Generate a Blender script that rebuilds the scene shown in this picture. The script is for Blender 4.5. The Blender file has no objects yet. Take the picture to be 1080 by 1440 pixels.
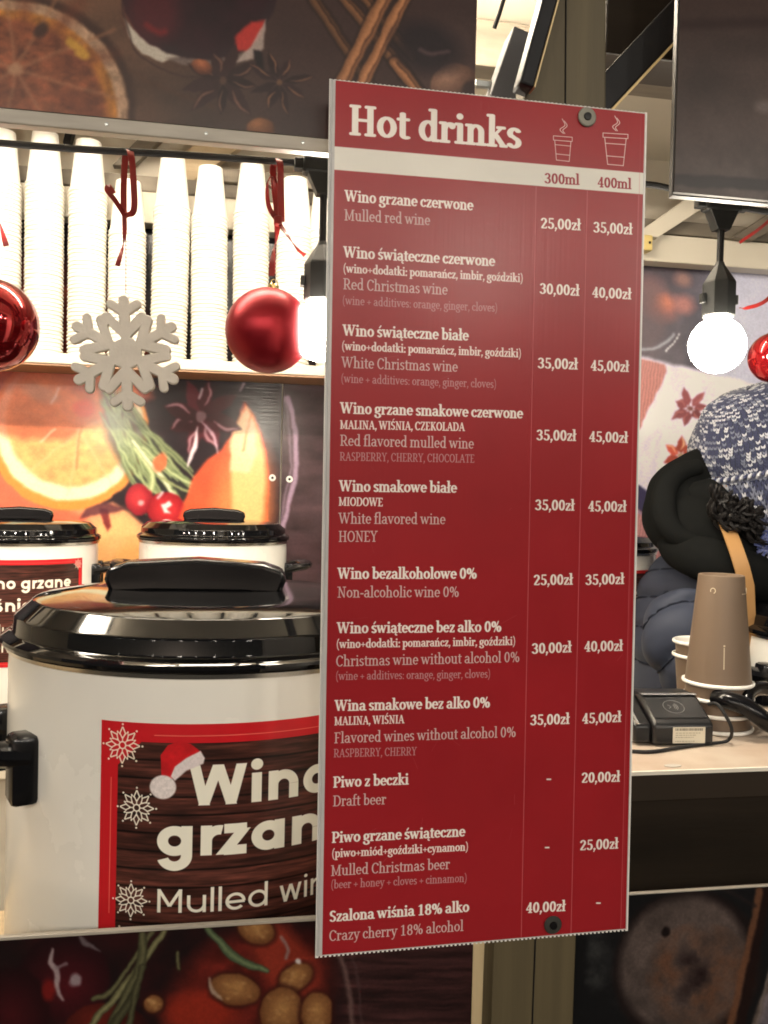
import bpy, bmesh, math, random
import numpy as np
from mathutils import Vector, Matrix

# ------------------------------------------------------------------ camera, world, lights, exposure
S = bpy.context.scene
COL = S.collection
random.seed(5)
rng = np.random.default_rng(7)
EYE = np.array([0.0, 0.0, 1.5])
F = 1250.0                                   # focal length in pixels of the 1080 x 1440 photograph
YAW, PIT, ROL = map(math.radians, (10.35, -1.29, 1.37))
_f = np.array([math.sin(YAW)*math.cos(PIT), math.cos(YAW)*math.cos(PIT), math.sin(PIT)])
_r0 = np.array([math.cos(YAW), -math.sin(YAW), 0.0])
_u0 = np.cross(_r0, _f)
_r = _r0*math.cos(ROL) + _u0*math.sin(ROL)
_u = -_r0*math.sin(ROL) + _u0*math.cos(ROL)
cd = bpy.data.cameras.new('camera')
cam = bpy.data.objects.new('camera', cd)
COL.objects.link(cam)
cam.matrix_world = Matrix(((_r[0], _u[0], -_f[0], EYE[0]), (_r[1], _u[1], -_f[1], EYE[1]), (_r[2], _u[2], -_f[2], EYE[2]), (0, 0, 0, 1)))
cd.sensor_fit = 'VERTICAL'; cd.sensor_height = 36.0; cd.sensor_width = 27.0
cd.lens = 36.0*F/1440.0
cd.clip_start = 0.02; cd.clip_end = 500
cd.dof.use_dof = False
S.camera = cam

W = bpy.data.worlds.new('World'); S.world = W; W.use_nodes = True
wn = W.node_tree
bg = wn.nodes['Background']
sky = wn.nodes.new('ShaderNodeTexSky'); sky.sky_type = 'NISHITA'; sky.sun_disc = False
sky.sun_elevation = math.radians(4); sky.sun_rotation = math.radians(200)
hs = wn.nodes.new('ShaderNodeHueSaturation'); hs.inputs['Saturation'].default_value = 0.35
wn.links.new(sky.outputs[0], hs.inputs['Color'])
tint = wn.nodes.new('ShaderNodeMixRGB'); tint.blend_type = 'MULTIPLY'; tint.inputs[0].default_value = 1
tint.inputs[2].default_value = (1, .94, .88, 1)      # evening glow of the market on the low cloud
wn.links.new(hs.outputs[0], tint.inputs[1])
wn.links.new(tint.outputs[0], bg.inputs['Color'])
bg.inputs['Strength'].default_value = 0.055
S.view_settings.view_transform = 'Standard'; S.view_settings.look = 'None'
S.view_settings.exposure = 0.15; S.view_settings.gamma = 1.0
S.view_settings.use_curve_mapping = False
S.render.engine = 'CYCLES'
S.cycles.use_denoising = True
S.cycles.filter_width = 1.8
S.cycles.max_bounces = 8; S.cycles.sample_clamp_indirect = 6
BULB_POWER = 130.0; TUBE_POWER = 118.0; ALLEY_POWER = 530.0

def at(px, py, Y):
    """point of the plane Y = const seen at a photograph pixel"""
    d = _f*F + _r*(px-540) - _u*(py-720)
    return EYE + d*(Y/d[1])
def atz(px, py, z):
    d = _f*F + _r*(px-540) - _u*(py-720)
    return EYE + d*((z-EYE[2])/d[2])
def proj(X, Y, Z):
    x, y, z = X-EYE[0], Y-EYE[1], Z-EYE[2]
    w = x*_f[0]+y*_f[1]+z*_f[2]
    return 540 + F*(x*_r[0]+y*_r[1]+z*_r[2])/w, 720 - F*(x*_u[0]+y*_u[1]+z*_u[2])/w

# ------------------------------------------------------------------ materials
MATS = {}
def mat(name, col=(.5, .5, .5), rough=.5, metal=0.0, bump=0.0, bscale=40.0, var=0.0, vscale=8.0, stretch=(1, 1, 1),
        coat=0.0, emit=None, estr=0.0, trans=0.0, sheen=0.0, ior=1.45, col2=None, smudge=0.0, alpha=1.0, sss=0.0, spec=.5):
    if name in MATS: return MATS[name]
    m = bpy.data.materials.new(name); m.use_nodes = True
    nt = m.node_tree; b = nt.nodes['Principled BSDF']
    b.inputs['Base Color'].default_value = (*col, 1); b.inputs['Roughness'].default_value = rough
    b.inputs['Metallic'].default_value = metal; b.inputs['Coat Weight'].default_value = coat
    b.inputs['Transmission Weight'].default_value = trans; b.inputs['IOR'].default_value = ior
    b.inputs['Alpha'].default_value = alpha; b.inputs['Specular IOR Level'].default_value = spec
    if sheen: b.inputs['Sheen Weight'].default_value = sheen; b.inputs['Sheen Roughness'].default_value = .5
    if sss:
        b.inputs['Subsurface Weight'].default_value = sss; b.inputs['Subsurface Radius'].default_value = (.01, .004, .002)
    if emit:
        b.inputs['Emission Color'].default_value = (*emit, 1); b.inputs['Emission Strength'].default_value = estr
    tc = nt.nodes.new('ShaderNodeTexCoord'); mp = nt.nodes.new('ShaderNodeMapping')
    mp.inputs['Scale'].default_value = stretch
    nt.links.new(tc.outputs['Object'], mp.inputs[0])
    if var or col2:
        n = nt.nodes.new('ShaderNodeTexNoise'); n.inputs['Scale'].default_value = vscale; n.inputs['Detail'].default_value = 6
        nt.links.new(mp.outputs[0], n.inputs[0])
        r = nt.nodes.new('ShaderNodeValToRGB')
        c2 = col2 or tuple(c*(1-var) for c in col)
        r.color_ramp.elements[0].position = .3; r.color_ramp.elements[1].position = .7
        r.color_ramp.elements[0].color = (*c2, 1); r.color_ramp.elements[1].color = (*col, 1)
        nt.links.new(n.outputs[0], r.inputs[0]); nt.links.new(r.outputs[0], b.inputs['Base Color'])
    if smudge:
        n = nt.nodes.new('ShaderNodeTexNoise'); n.inputs['Scale'].default_value = 14; n.inputs['Detail'].default_value = 8
        nt.links.new(tc.outputs['Object'], n.inputs[0])
        mr = nt.nodes.new('ShaderNodeMapRange'); mr.inputs[3].default_value = rough; mr.inputs[4].default_value = rough+smudge
        mr.inputs[1].default_value = .4; mr.inputs[2].default_value = .75
        nt.links.new(n.outputs[0], mr.inputs[0]); nt.links.new(mr.outputs[0], b.inputs['Roughness'])
    if bump:
        n = nt.nodes.new('ShaderNodeTexNoise'); n.inputs['Scale'].default_value = bscale; n.inputs['Detail'].default_value = 4
        nt.links.new(mp.outputs[0], n.inputs[0])
        bp = nt.nodes.new('ShaderNodeBump'); bp.inputs['Strength'].default_value = bump; bp.inputs['Distance'].default_value = .002
        nt.links.new(n.outputs[0], bp.inputs['Height']); nt.links.new(bp.outputs[0], b.inputs['Normal'])
    MATS[name] = m
    return m

def srgb2lin(c):
    c = np.asarray(c, float)
    return np.where(c <= .04045, c/12.92, ((np.maximum(c, 0)+.055)/1.055)**2.4)
def lin2srgb(c):
    c = np.clip(c, 0, 1)
    return np.where(c <= .0031308, c*12.92, 1.055*c**(1/2.4)-.055)

def print_mat(name, arr, rough=.35, bump=0.0, bstretch=(1, 1, 1), bscale=100.0, gain=1.0, bdist=.001, coat=0.0, alpha=None):
    """arr: H x W x 3 display colours, row 0 at the top, generated by the script; gain scales the albedo"""
    h, w, _ = arr.shape
    lin = np.clip(srgb2lin(np.clip(arr, 0, 1))*gain, 0, .85)
    im = bpy.data.images.new(name, w, h, alpha=True)
    buf = np.ones((h, w, 4), np.float32); buf[:, :, :3] = lin2srgb(lin)[::-1]
    im.pixels.foreach_set(buf.ravel()); im.update(); im.pack()
    m = bpy.data.materials.new(name); m.use_nodes = True
    nt = m.node_tree; b = nt.nodes['Principled BSDF']; b.inputs['Roughness'].default_value = rough; b.inputs['Specular IOR Level'].default_value = .3
    b.inputs['Coat Weight'].default_value = coat; b.inputs['Coat Roughness'].default_value = .12
    t = nt.nodes.new('ShaderNodeTexImage'); t.image = im; t.extension = 'EXTEND'
    nt.links.new(t.outputs[0], b.inputs['Base Color'])
    if bump:
        tc = nt.nodes.new('ShaderNodeTexCoord'); mp = nt.nodes.new('ShaderNodeMapping'); mp.inputs['Scale'].default_value = bstretch
        n = nt.nodes.new('ShaderNodeTexNoise'); n.inputs['Scale'].default_value = bscale; n.inputs['Detail'].default_value = 3
        bp = nt.nodes.new('ShaderNodeBump'); bp.inputs['Strength'].default_value = bump; bp.inputs['Distance'].default_value = bdist
        nt.links.new(tc.outputs['Object'], mp.inputs[0]); nt.links.new(mp.outputs[0], n.inputs[0])
        nt.links.new(n.outputs[0], bp.inputs['Height']); nt.links.new(bp.outputs[0], b.inputs['Normal'])
        if coat: nt.links.new(bp.outputs[0], b.inputs['Coat Normal'])
    return m

# ------------------------------------------------------------------ mesh helpers
class MB:
    def __init__(s): s.v = []; s.f = []; s.uv = {}
    def add(s, vs, fs):
        n = len(s.v); s.v += [tuple(map(float, p)) for p in vs]; s.f += [tuple(i+n for i in f) for f in fs]; return s
    def box(s, x0, x1, y0, y1, z0, z1, c=0.0):
        if c <= 0:
            vs = [(x, y, z) for x in (x0, x1) for y in (y0, y1) for z in (z0, z1)]
            return s.add(vs, [(0, 1, 3, 2), (4, 6, 7, 5), (0, 4, 5, 1), (2, 3, 7, 6), (0, 2, 6, 4), (1, 5, 7, 3)])
        bm = bmesh.new()
        bmesh.ops.create_cube(bm, size=1)
        for v in bm.verts: v.co = ((x0+x1)/2+v.co.x*(x1-x0), (y0+y1)/2+v.co.y*(y1-y0), (z0+z1)/2+v.co.z*(z1-z0))
        bmesh.ops.bevel(bm, geom=bm.edges[:], offset=c, segments=2, affect='EDGES', profile=.5)
        bm.verts.index_update()
        s.add([v.co[:] for v in bm.verts], [[v.index for v in f.verts] for f in bm.faces]); bm.free(); return s
    def lathe(s, prof, n=32, c=(0, 0, 0), cap0=True, cap1=True, a0=0.0, a1=2*math.pi):
        full = abs(a1-a0-2*math.pi) < 1e-6; m = n if full else n+1
        vs = [(c[0]+r*math.cos(a0+(a1-a0)*i/n), c[1]+r*math.sin(a0+(a1-a0)*i/n), c[2]+z) for r, z in prof for i in range(m)]
        fs = []
        for k in range(len(prof)-1):
            for i in range(n):
                j = (i+1) % m
                fs.append((k*m+i, k*m+j, (k+1)*m+j, (k+1)*m+i))
        if full and cap0: fs.append(tuple(range(m))[::-1])
        if full and cap1: fs.append(tuple((len(prof)-1)*m+i for i in range(m)))
        return s.add(vs, fs)
    def tube(s, pts, r, n=8, flat=1.0, up=(0, 0, 1), caps=True):
        P = [Vector(p) for p in pts]; rs = r if hasattr(r, '__len__') else [r]*len(P)
        vs = []; fs = []; up = Vector(up)
        prev = None
        for i, p in enumerate(P):
            t = (P[min(i+1, len(P)-1)]-P[max(i-1, 0)]).normalized()
            if prev is None:
                a = t.cross(up)
                if a.length < 1e-3: a = t.cross(Vector((1, 0, 0)))
                a.normalize()
            else: a = (prev - t*prev.dot(t)).normalized()
            prev = a; b = t.cross(a)
            for k in range(n):
                th = 2*math.pi*k/n
                vs.append(p + a*math.cos(th)*rs[i] + b*math.sin(th)*rs[i]*flat)
        for i in range(len(P)-1):
            for k in range(n):
                fs.append((i*n+k, i*n+(k+1) % n, (i+1)*n+(k+1) % n, (i+1)*n+k))
        if caps: fs.append(tuple(range(n))[::-1]); fs.append(tuple((len(P)-1)*n+k for k in range(n)))
        return s.add(vs, fs)
    def ribbon(s, pts, w, axis=(1, 0, 0), th=.0004):
        """flat band of width w whose width runs mostly along axis, turning as it goes"""
        P = [Vector(p) for p in pts]; vs = []; fs = []
        ax = [Vector(a) for a in axis] if hasattr(axis[0], '__len__') else [Vector(axis)]*len(P)
        for i, p in enumerate(P):
            t = (P[min(i+1, len(P)-1)]-P[max(i-1, 0)]).normalized()
            a = (ax[i]-t*ax[i].dot(t)).normalized(); n = t.cross(a)
            vs += [p-a*w/2-n*th, p+a*w/2-n*th, p+a*w/2+n*th, p-a*w/2+n*th]
        for i in range(len(P)-1):
            for k in range(4): fs.append((i*4+k, i*4+(k+1) % 4, i*4+4+(k+1) % 4, i*4+4+k))
        return s.add(vs, fs)
    def prism(s, poly, y0, y1, axes='xz'):
        """polygon in the xz plane extruded along y (or any axes)"""
        n = len(poly); vs = []
        for y in (y0, y1):
            for a, b in poly:
                vs.append((a, y, b) if axes == 'xz' else ((y, a, b) if axes == 'yz' else (a, b, y)))
        fs = [tuple(range(n)), tuple(range(2*n-1, n-1, -1))]+[(i, i+n, (i+1) % n+n, (i+1) % n) for i in range(n)]
        return s.add(vs, fs)
    def xf(s, M):
        s.v = [tuple(M @ Vector(p)) for p in s.v]; return s
    def build(s, name, m=None, parent=None, smooth=False, bevel=0.0, loc=None, auto=True, subsurf=0):
        me = bpy.data.meshes.new(name); me.from_pydata(s.v, [], s.f); me.validate()
        bm = bmesh.new(); bm.from_mesh(me); bmesh.ops.recalc_face_normals(bm, faces=bm.faces[:]); bm.to_mesh(me); bm.free()
        o = bpy.data.objects.new(name, me); COL.objects.link(o)
        if m: me.materials.append(m)
        if smooth:
            for p in me.polygons: p.use_smooth = True
            if auto:
                try: me.set_sharp_from_angle(angle=math.radians(38))
                except Exception: pass
        if bevel:
            md = o.modifiers.new('bevel', 'BEVEL'); md.width = bevel; md.segments = 2; md.limit_method = 'ANGLE'; md.angle_limit = math.radians(40)
        if subsurf:
            md = o.modifiers.new('sub', 'SUBSURF'); md.levels = subsurf; md.render_levels = subsurf
        if parent: o.parent = parent
        if loc: o.location = loc
        return o

def tag(o, label=None, cat=None, group=None, kind=None):
    if label: o['label'] = label
    if cat: o['category'] = cat
    if group: o['group'] = group
    if kind: o['kind'] = kind
    return o
def empty(name, loc=(0, 0, 0), rz=0.0, rot=None):
    o = bpy.data.objects.new(name, None); COL.objects.link(o); o.location = loc; o.rotation_euler = rot or (0, 0, rz)
    o.empty_display_size = .05
    return o
KIDS = {}
def copy_tree(o, parent=None):
    c = o.copy(); COL.objects.link(c)
    if parent: c.parent = parent
    for ch in [k for k in bpy.data.objects if k.parent == o]: copy_tree(ch, c)
    return c
def quad_print(name, corners, m, parent, n=1, off=(0, 0, 0)):
    """flat sheet with uv 0..1; corners TL, TR, BR, BL"""
    TL, TR, BR, BL = [np.array(c, float) for c in corners]
    me = bpy.data.meshes.new(name)
    me.from_pydata([tuple(BL), tuple(BR), tuple(TR), tuple(TL)], [], [(0, 1, 2, 3)])
    uv = me.uv_layers.new(name='uv')
    for i, c in enumerate(((0, 0), (1, 0), (1, 1), (0, 1))): uv.data[i].uv = c
    me.materials.append(m)
    o = bpy.data.objects.new(name, me); COL.objects.link(o); o.parent = parent
    return o

# ------------------------------------------------------------------ drawing flat prints with numpy
def vnoise(X, Y, seed):
    r = np.random.default_rng(seed); T = r.random((64, 64))
    xi = np.floor(X).astype(int); yi = np.floor(Y).astype(int); fx = X-xi; fy = Y-yi
    fx = fx*fx*(3-2*fx); fy = fy*fy*(3-2*fy)
    g = lambda a, b: T[a % 64, b % 64]
    return (g(xi, yi)*(1-fx)+g(xi+1, yi)*fx)*(1-fy)+(g(xi, yi+1)*(1-fx)+g(xi+1, yi+1)*fx)*fy
def fbm(X, Y, seed, o=4):
    s = 0; a = .5; t = 0
    for k in range(o):
        s = s+a*vnoise(X*2**k+17*k, Y*2**k+5*k, seed+k); t += a; a *= .55
    return s/t
C8 = lambda r, g, b: np.array([r, g, b])/255.0
class Art:
    def __init__(s, X, Y, warp=0.0):
        if warp: X, Y = X+warp*2*(fbm(X/16, Y/16, 201, 3)-.5), Y+warp*2*(fbm(X/16+40, Y/16, 202, 3)-.5)
        s.X = X; s.Y = Y; s.c = np.zeros(X.shape+(3,))
    def win(s, x0, x1, y0, y1):
        xr = s.X[s.X.shape[0]//2]; yr = s.Y[:, s.X.shape[1]//2]; ex = np.abs(s.X[0]-s.X[-1]).max()+4; ey = np.abs(s.Y[:, 0]-s.Y[:, -1]).max()+4
        i = np.nonzero((xr > x0-ex) & (xr < x1+ex))[0]; j = np.nonzero((yr > y0-ey) & (yr < y1+ey))[0]
        if len(i) == 0 or len(j) == 0: return None
        sl = (slice(j[0], j[-1]+1), slice(i[0], i[-1]+1))
        w = Art.__new__(Art); w.X = s.X[sl]; w.Y = s.Y[sl]; w.c = s.c[sl]; w.sl = sl; w.par = s
        return w
    def sub(s, name, pts, pad, args, kw):
        xs = [p[0] for p in pts]; ys = [p[1] for p in pts]
        w = s.win(min(xs)-pad, max(xs)+pad, min(ys)-pad, max(ys)+pad)
        if w is None: return s
        if kw.get('tex') is not None: kw = dict(kw, tex=kw['tex'][w.sl])
        getattr(Art, name)(w, *args, **kw); s.c[w.sl] = w.c; return s
    def lay(s, a, col):
        a = np.clip(a, 0, 1)[..., None]; s.c = s.c*(1-a)+np.asarray(col)*a; return s
    def fill(s, col): s.c[:] = col; return s
    def mul(s, k): s.c = s.c*np.asarray(k)[..., None]; return s
    def ell(s, cx, cy, rx, ry, *a, **k):
        m = max(rx, ry)*1.3+20; return s.sub('_ell', [(cx, cy)], m, (cx, cy, rx, ry)+a, k)
    def _ell(s, cx, cy, rx, ry, rot, col, soft=2.0, a=1.0, tex=None, edge=0.0):
        r = math.radians(rot); x = s.X-cx; y = s.Y-cy
        u = (x*math.cos(r)+y*math.sin(r))/rx; v = (-x*math.sin(r)+y*math.cos(r))/ry
        d = np.sqrt(u*u+v*v)
        if edge: d = d+edge*(fbm(s.X/14, s.Y/14, 31)-.5)
        m = np.clip((1-d)*min(rx, ry)/soft+.5, 0, 1)*a
        if tex is not None: col = np.asarray(col)*tex[..., None]
        return s.lay(m, col)
    def ball(s, cx, cy, rx, ry, *a, **k):
        m = max(rx, ry)*1.2+10; return s.sub('_ball', [(cx, cy)], m, (cx, cy, rx, ry)+a, k)
    def _ball(s, cx, cy, rx, ry, rot, dark, light, lx=-.3, ly=-.4, soft=2.0, a=1.0):
        r = math.radians(rot); x = s.X-cx; y = s.Y-cy
        u = (x*math.cos(r)+y*math.sin(r))/rx; v = (-x*math.sin(r)+y*math.cos(r))/ry
        d = np.sqrt(u*u+v*v); m = np.clip((1-d)*min(rx, ry)/soft+.5, 0, 1)*a
        k = np.clip(1-np.hypot(u-lx, v-ly)/1.25, 0, 1)[..., None]
        return s.lay(m, np.asarray(dark)*(1-k)+np.asarray(light)*k)
    def dist(s, pts):
        d = np.full(s.X.shape, 1e9); t = np.zeros(s.X.shape); n = len(pts)-1
        for i in range(n):
            x0, y0 = pts[i]; x1, y1 = pts[i+1]; dx = x1-x0; dy = y1-y0; L = dx*dx+dy*dy+1e-9
            k = np.clip(((s.X-x0)*dx+(s.Y-y0)*dy)/L, 0, 1)
            e = np.hypot(s.X-x0-k*dx, s.Y-y0-k*dy); w = e < d
            d = np.where(w, e, d); t = np.where(w, (i+k)/n, t)
        return d, t
    def line(s, pts, w, *a, **k):
        return s.sub('_line', pts, w+14, (pts, w)+a, k)
    def _line(s, pts, w, col, soft=1.2, a=1.0, taper=0.0, col2=None):
        d, t = s.dist(curve(pts) if len(pts) > 2 else pts)
        ww = w/2*(1-taper*np.abs(2*t-1)**2)
        m = np.clip((ww-d)/soft+.5, 0, 1)*a
        if col2 is not None:
            k = np.clip(1-d/np.maximum(ww, .1), 0, 1)[..., None]; col = np.asarray(col)*(1-k)+np.asarray(col2)*k
        return s.lay(m, col)
    def poly(s, pts, *a, **k):
        return s.sub('_poly', pts, 24, (pts,)+a, k)
    def _poly(s, pts, col, soft=1.5, a=1.0, tex=None):
        n = len(pts); ins = np.zeros(s.X.shape, bool)
        for i in range(n):
            x0, y0 = pts[i]; x1, y1 = pts[(i+1) % n]
            if y0 == y1: continue
            c = ((y0 > s.Y) != (y1 > s.Y)) & (s.X < (x1-x0)*(s.Y-y0)/(y1-y0)+x0); ins ^= c
        d, _ = s.dist(list(pts)+[pts[0]])
        m = np.clip(np.where(ins, d, -d)/soft+.5, 0, 1)*a
        if tex is not None: col = np.asarray(col)*tex[..., None]
        return s.lay(m, col)
    def petal(s, cx, cy, ang, L, w, col, hl=None, r0=4):
        a = math.radians(ang); c, q = math.cos(a), math.sin(a)
        ex, ey = cx+c*L, cy+q*L; nx, ny = -q, c
        P = [(cx+c*r0, cy+q*r0), (cx+c*L*.35+nx*w, cy+q*L*.35+ny*w), (cx+c*L*.7+nx*w*.8, cy+q*L*.7+ny*w*.8), (ex, ey),
             (cx+c*L*.7-nx*w*.8, cy+q*L*.7-ny*w*.8), (cx+c*L*.35-nx*w, cy+q*L*.35-ny*w)]
        s.poly(P, col, 2)
        if hl is not None: s.line([(cx+c*L*.3, cy+q*L*.3), (cx+c*L*.62+nx*w*.5, cy+q*L*.62+ny*w*.5), (ex-c*L*.08, ey-q*L*.08)], w*.35, hl, 1.5, .9, taper=.7)
    def star(s, cx, cy, R, w, col, hl, n=8, rot=0.0, sq=1.0, seed=1):
        r = random.Random(seed)
        for k in range(n):
            a = rot+360*k/n+r.uniform(-7, 7); L = R*r.uniform(.75, 1.05)*(1 if abs(math.cos(math.radians(a))) > .5 else sq)
            s.petal(cx, cy, a, L, w*r.uniform(.8, 1.15), np.asarray(col)*r.uniform(.8, 1.3), hl if r.random() < .75 else None)
        s.ell(cx, cy, w*.6, w*.6, 0, np.asarray(hl)*.7, 2)
    def grain(s, amp=.03, sc=1.0, seed=3):
        s.c = s.c*(1+amp*2*(fbm(s.X/sc, s.Y/sc, seed, 3)[..., None]-.5)); return s
def soften(c, r=1, n=2):
    for _ in range(n):
        for ax in (0, 1):
            c = sum(np.roll(c, k, ax) for k in range(-r, r+1))/(2*r+1)
    return c
def curve(pts, k=8):
    P = [np.array(p, float) for p in pts]; P = [2*P[0]-P[1]]+P+[2*P[-1]-P[-2]]; out = []
    for i in range(1, len(P)-2):
        for j in range(k):
            t = j/k
            out.append(tuple(.5*((2*P[i])+(-P[i-1]+P[i+1])*t+(2*P[i-1]-5*P[i]+4*P[i+1]-P[i+2])*t*t+(-P[i-1]+3*P[i]-3*P[i+1]+P[i+2])*t**3)))
    out.append(tuple(P[-2])); return out
def plane_art(px0, px1, py0, py1, Y, dens):
    """pixel grid of a printed sheet standing in the plane Y; returns Art plus sheet rectangle"""
    A = [at(px0, py0, Y), at(px1, py0, Y), at(px1, py1, Y), at(px0, py1, Y)]
    xa, xb = min(a[0] for a in A), max(a[0] for a in A); za, zb = min(a[2] for a in A), max(a[2] for a in A)
    w = int((xb-xa)*dens); h = int((zb-za)*dens)
    gx, gz = np.meshgrid(xa+(np.arange(w)+.5)/w*(xb-xa), zb-(np.arange(h)+.5)/h*(zb-za))
    PX, PY = proj(gx, Y, gz)
    return Art(PX, PY), (xa, xb, za, zb)

# ------------------------------------------------------------------ lettering (own glyph skeletons)
SER = {}
def G(ch, adv, *st): SER[ch] = (adv, st)
def L(*p): return ('l', p)
def A(cx, cy, rx, ry, a0, a1): return ('l', tuple(v for k in range(19) for v in (cx+rx*math.cos(math.radians(a0+(a1-a0)*k/18)), cy+ry*math.sin(math.radians(a0+(a1-a0)*k/18)))))
def T(x, y, h=.13): return ('t', (x-h, y, x+h, y))         # serif
def TH(*p): return ('t', p)                                 # thin stroke
X_ = .70; X1 = .66; B0 = .035; C1 = .965; A1 = 1.06
G('a', .60, A(.27, .46, .16, .20, 155, 0), L(.43, .46, .43, .12, .47, .05, .56, .04), A(.26, .20, .17, .165, 60, 300), TH(.30, .37, .43, .42), TH(.33, .07, .43, .17))
G('ą', .60, *SER['a'][1], TH(.49, .02, .43, -.12, .48, -.2, .56, -.2))
G('b', .64, L(.16, A1, .16, .05), T(.11, A1, .08), A(.34, .35, .20, .31, -150, 150))
G('c', .52, A(.30, .35, .21, .31, 48, 318), L(.42, .55, .42, .5))
G('d', .66, L(.49, A1, .49, .04), T(.44, A1, .08), T(.54, B0, .08), A(.31, .35, .20, .31, 30, 330))
G('e', .56, A(.29, .35, .20, .31, 0, 312), TH(.1, .37, .48, .37))
G('f', .38, L(.17, .04, .17, .85), A(.30, .85, .13, .19, 180, 60), T(.19, B0, .14), TH(.04, X1, .36, X1))
G('g', .58, A(.27, .45, .17, .21, 0, 360), L(.13, .25, .12, .14, .38, .08, .48, -.05), A(.28, -.12, .21, .16, 20, -200), TH(.40, .62, .56, .66))
G('h', .68, L(.16, A1, .16, .04), T(.11, A1, .08), T(.16, B0), A(.33, .46, .17, .20, 160, 0), L(.50, .46, .50, .04), T(.50, B0))
G('i', .34, L(.17, X1, .17, .04), T(.12, X1, .08), T(.17, B0), ('d', (.16, .93)))
G('k', .64, L(.16, A1, .16, .04), T(.11, A1, .08), T(.16, B0), TH(.18, .32, .47, X1), L(.28, .40, .52, .05), T(.45, X1, .11), T(.54, B0, .09))
G('l', .34, L(.17, A1, .17, .04), T(.12, A1, .08), T(.17, B0))
G('ł', .36, *SER['l'][1], TH(.03, .46, .33, .66))
G('m', 1.02, L(.16, X1, .16, .04), T(.11, X1, .08), T(.16, B0), A(.33, .46, .17, .20, 160, 0), L(.50, .46, .50, .04), T(.50, B0, .11), A(.67, .46, .17, .20, 160, 0), L(.84, .46, .84, .04), T(.84, B0))
G('n', .68, L(.16, X1, .16, .04), T(.11, X1, .08), T(.16, B0), A(.33, .46, .17, .20, 160, 0), L(.50, .46, .50, .04), T(.50, B0))
G('ń', .68, *SER['n'][1], TH(.30, .84, .42, 1.02))
G('o', .61, A(.305, .35, .21, .31, 0, 360))
G('ó', .61, *SER['o'][1], TH(.28, .84, .40, 1.02))
G('p', .64, L(.16, X1, .16, -.28), T(.11, X1, .08), T(.17, -.28), A(.34, .35, .20, .31, -150, 150))
G('r', .48, L(.16, X1, .16, .04), T(.11, X1, .08), T(.17, B0), A(.34, .43, .18, .22, 165, 70), ('d', (.40, .58)))
G('s', .47, A(.24, .51, .14, .15, 30, 230), A(.23, .19, .15, .155, 70, -150), L(.15, .42, .32, .30))
G('ś', .47, *SER['s'][1], TH(.22, .84, .34, 1.02))
G('t', .40, L(.18, .85, .18, .14), A(.28, .14, .10, .10, 180, 300), TH(.04, X1, .36, X1))
G('u', .68, L(.16, X1, .16, .22), T(.11, X1, .08), A(.33, .22, .17, .18, 180, 340), L(.50, X1, .50, .04), T(.45, X1, .08), T(.55, B0, .08))
G('v', .60, L(.10, X1, .30, .06), TH(.30, .06, .50, X1), T(.11, X1, .11), T(.49, X1, .10))
G('w', .90, L(.10, X1, .27, .06), TH(.27, .06, .45, .60), L(.43, .66, .60, .06), TH(.60, .06, .78, X1), T(.11, X1, .11), T(.78, X1, .10))
G('x', .60, L(.12, X1, .48, .04), TH(.12, .04, .48, X1), T(.12, X1, .1), T(.48, X1, .1), T(.12, B0, .1), T(.48, B0, .1))
G('y', .60, L(.10, X1, .31, .06), TH(.50, X1, .27, -.12, .16, -.27, .08, -.25), T(.11, X1, .11), T(.50, X1, .10))
G('z', .52, TH(.09, X1, .43, X1), L(.42, .64, .11, .06), TH(.09, B0, .44, B0), TH(.09, .66, .09, .55), TH(.44, .05, .44, .16))
G('ź', .52, *SER['z'][1], TH(.24, .84, .36, 1.02))
G('A', .80, TH(.12, B0, .38, C1), L(.40, C1, .66, B0), TH(.22, .35, .56, .35), T(.12, B0, .11), T(.67, B0, .12))
G('B', .70, L(.18, C1, .18, B0), T(.14, C1, .1), T(.14, B0, .1), TH(.18, C1, .34, C1), A(.34, .74, .19, .23, 90, -90), TH(.18, .51, .36, .51), A(.36, .27, .22, .24, 90, -90), TH(.18, B0, .36, B0))
G('C', .72, A(.40, .5, .29, .47, 45, 315), L(.63, .88, .63, .76))
G('D', .80, L(.18, C1, .18, B0), T(.14, C1, .1), T(.14, B0, .1), TH(.18, C1, .38, C1), A(.38, .5, .31, .465, 90, -90), TH(.18, B0, .38, B0))
G('E', .64, L(.18, C1, .18, B0), T(.14, C1, .1), T(.14, B0, .1), TH(.18, C1, .54, C1, .55, .82), TH(.18, .51, .44, .51), TH(.18, B0, .56, B0, .58, .2))
G('F', .62, L(.18, C1, .18, B0), T(.14, C1, .1), T(.18, B0, .13), TH(.18, C1, .54, C1, .55, .82), TH(.18, .51, .44, .51))
G('H', .86, L(.20, C1, .20, B0), L(.66, C1, .66, B0), T(.20, C1), T(.20, B0), T(.66, C1), T(.66, B0), TH(.2, .51, .66, .51))
G('I', .40, L(.20, C1, .20, B0), T(.20, C1), T(.20, B0))
G('K', .78, L(.20, C1, .20, B0), T(.20, C1), T(.20, B0), TH(.22, .42, .58, C1), L(.34, .56, .64, B0), T(.58, C1, .1), T(.66, B0, .1))
G('L', .62, L(.20, C1, .20, B0), T(.20, C1), T(.14, B0, .1), TH(.18, B0, .54, B0, .57, .22))
G('M', 1.02, L(.20, C1, .20, B0), TH(.20, C1, .50, .12), L(.50, .12, .52, .12), TH(.50, .12, .80, C1), L(.82, C1, .82, B0), T(.15, C1, .1), T(.20, B0), T(.86, C1, .1), T(.82, B0))
G('N', .86, TH(.20, C1, .20, B0), L(.20, C1, .66, B0), TH(.67, C1, .67, B0), T(.16, C1, .12), T(.20, B0), T(.67, C1))
G('O', .80, A(.40, .5, .30, .47, 0, 360))
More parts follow.
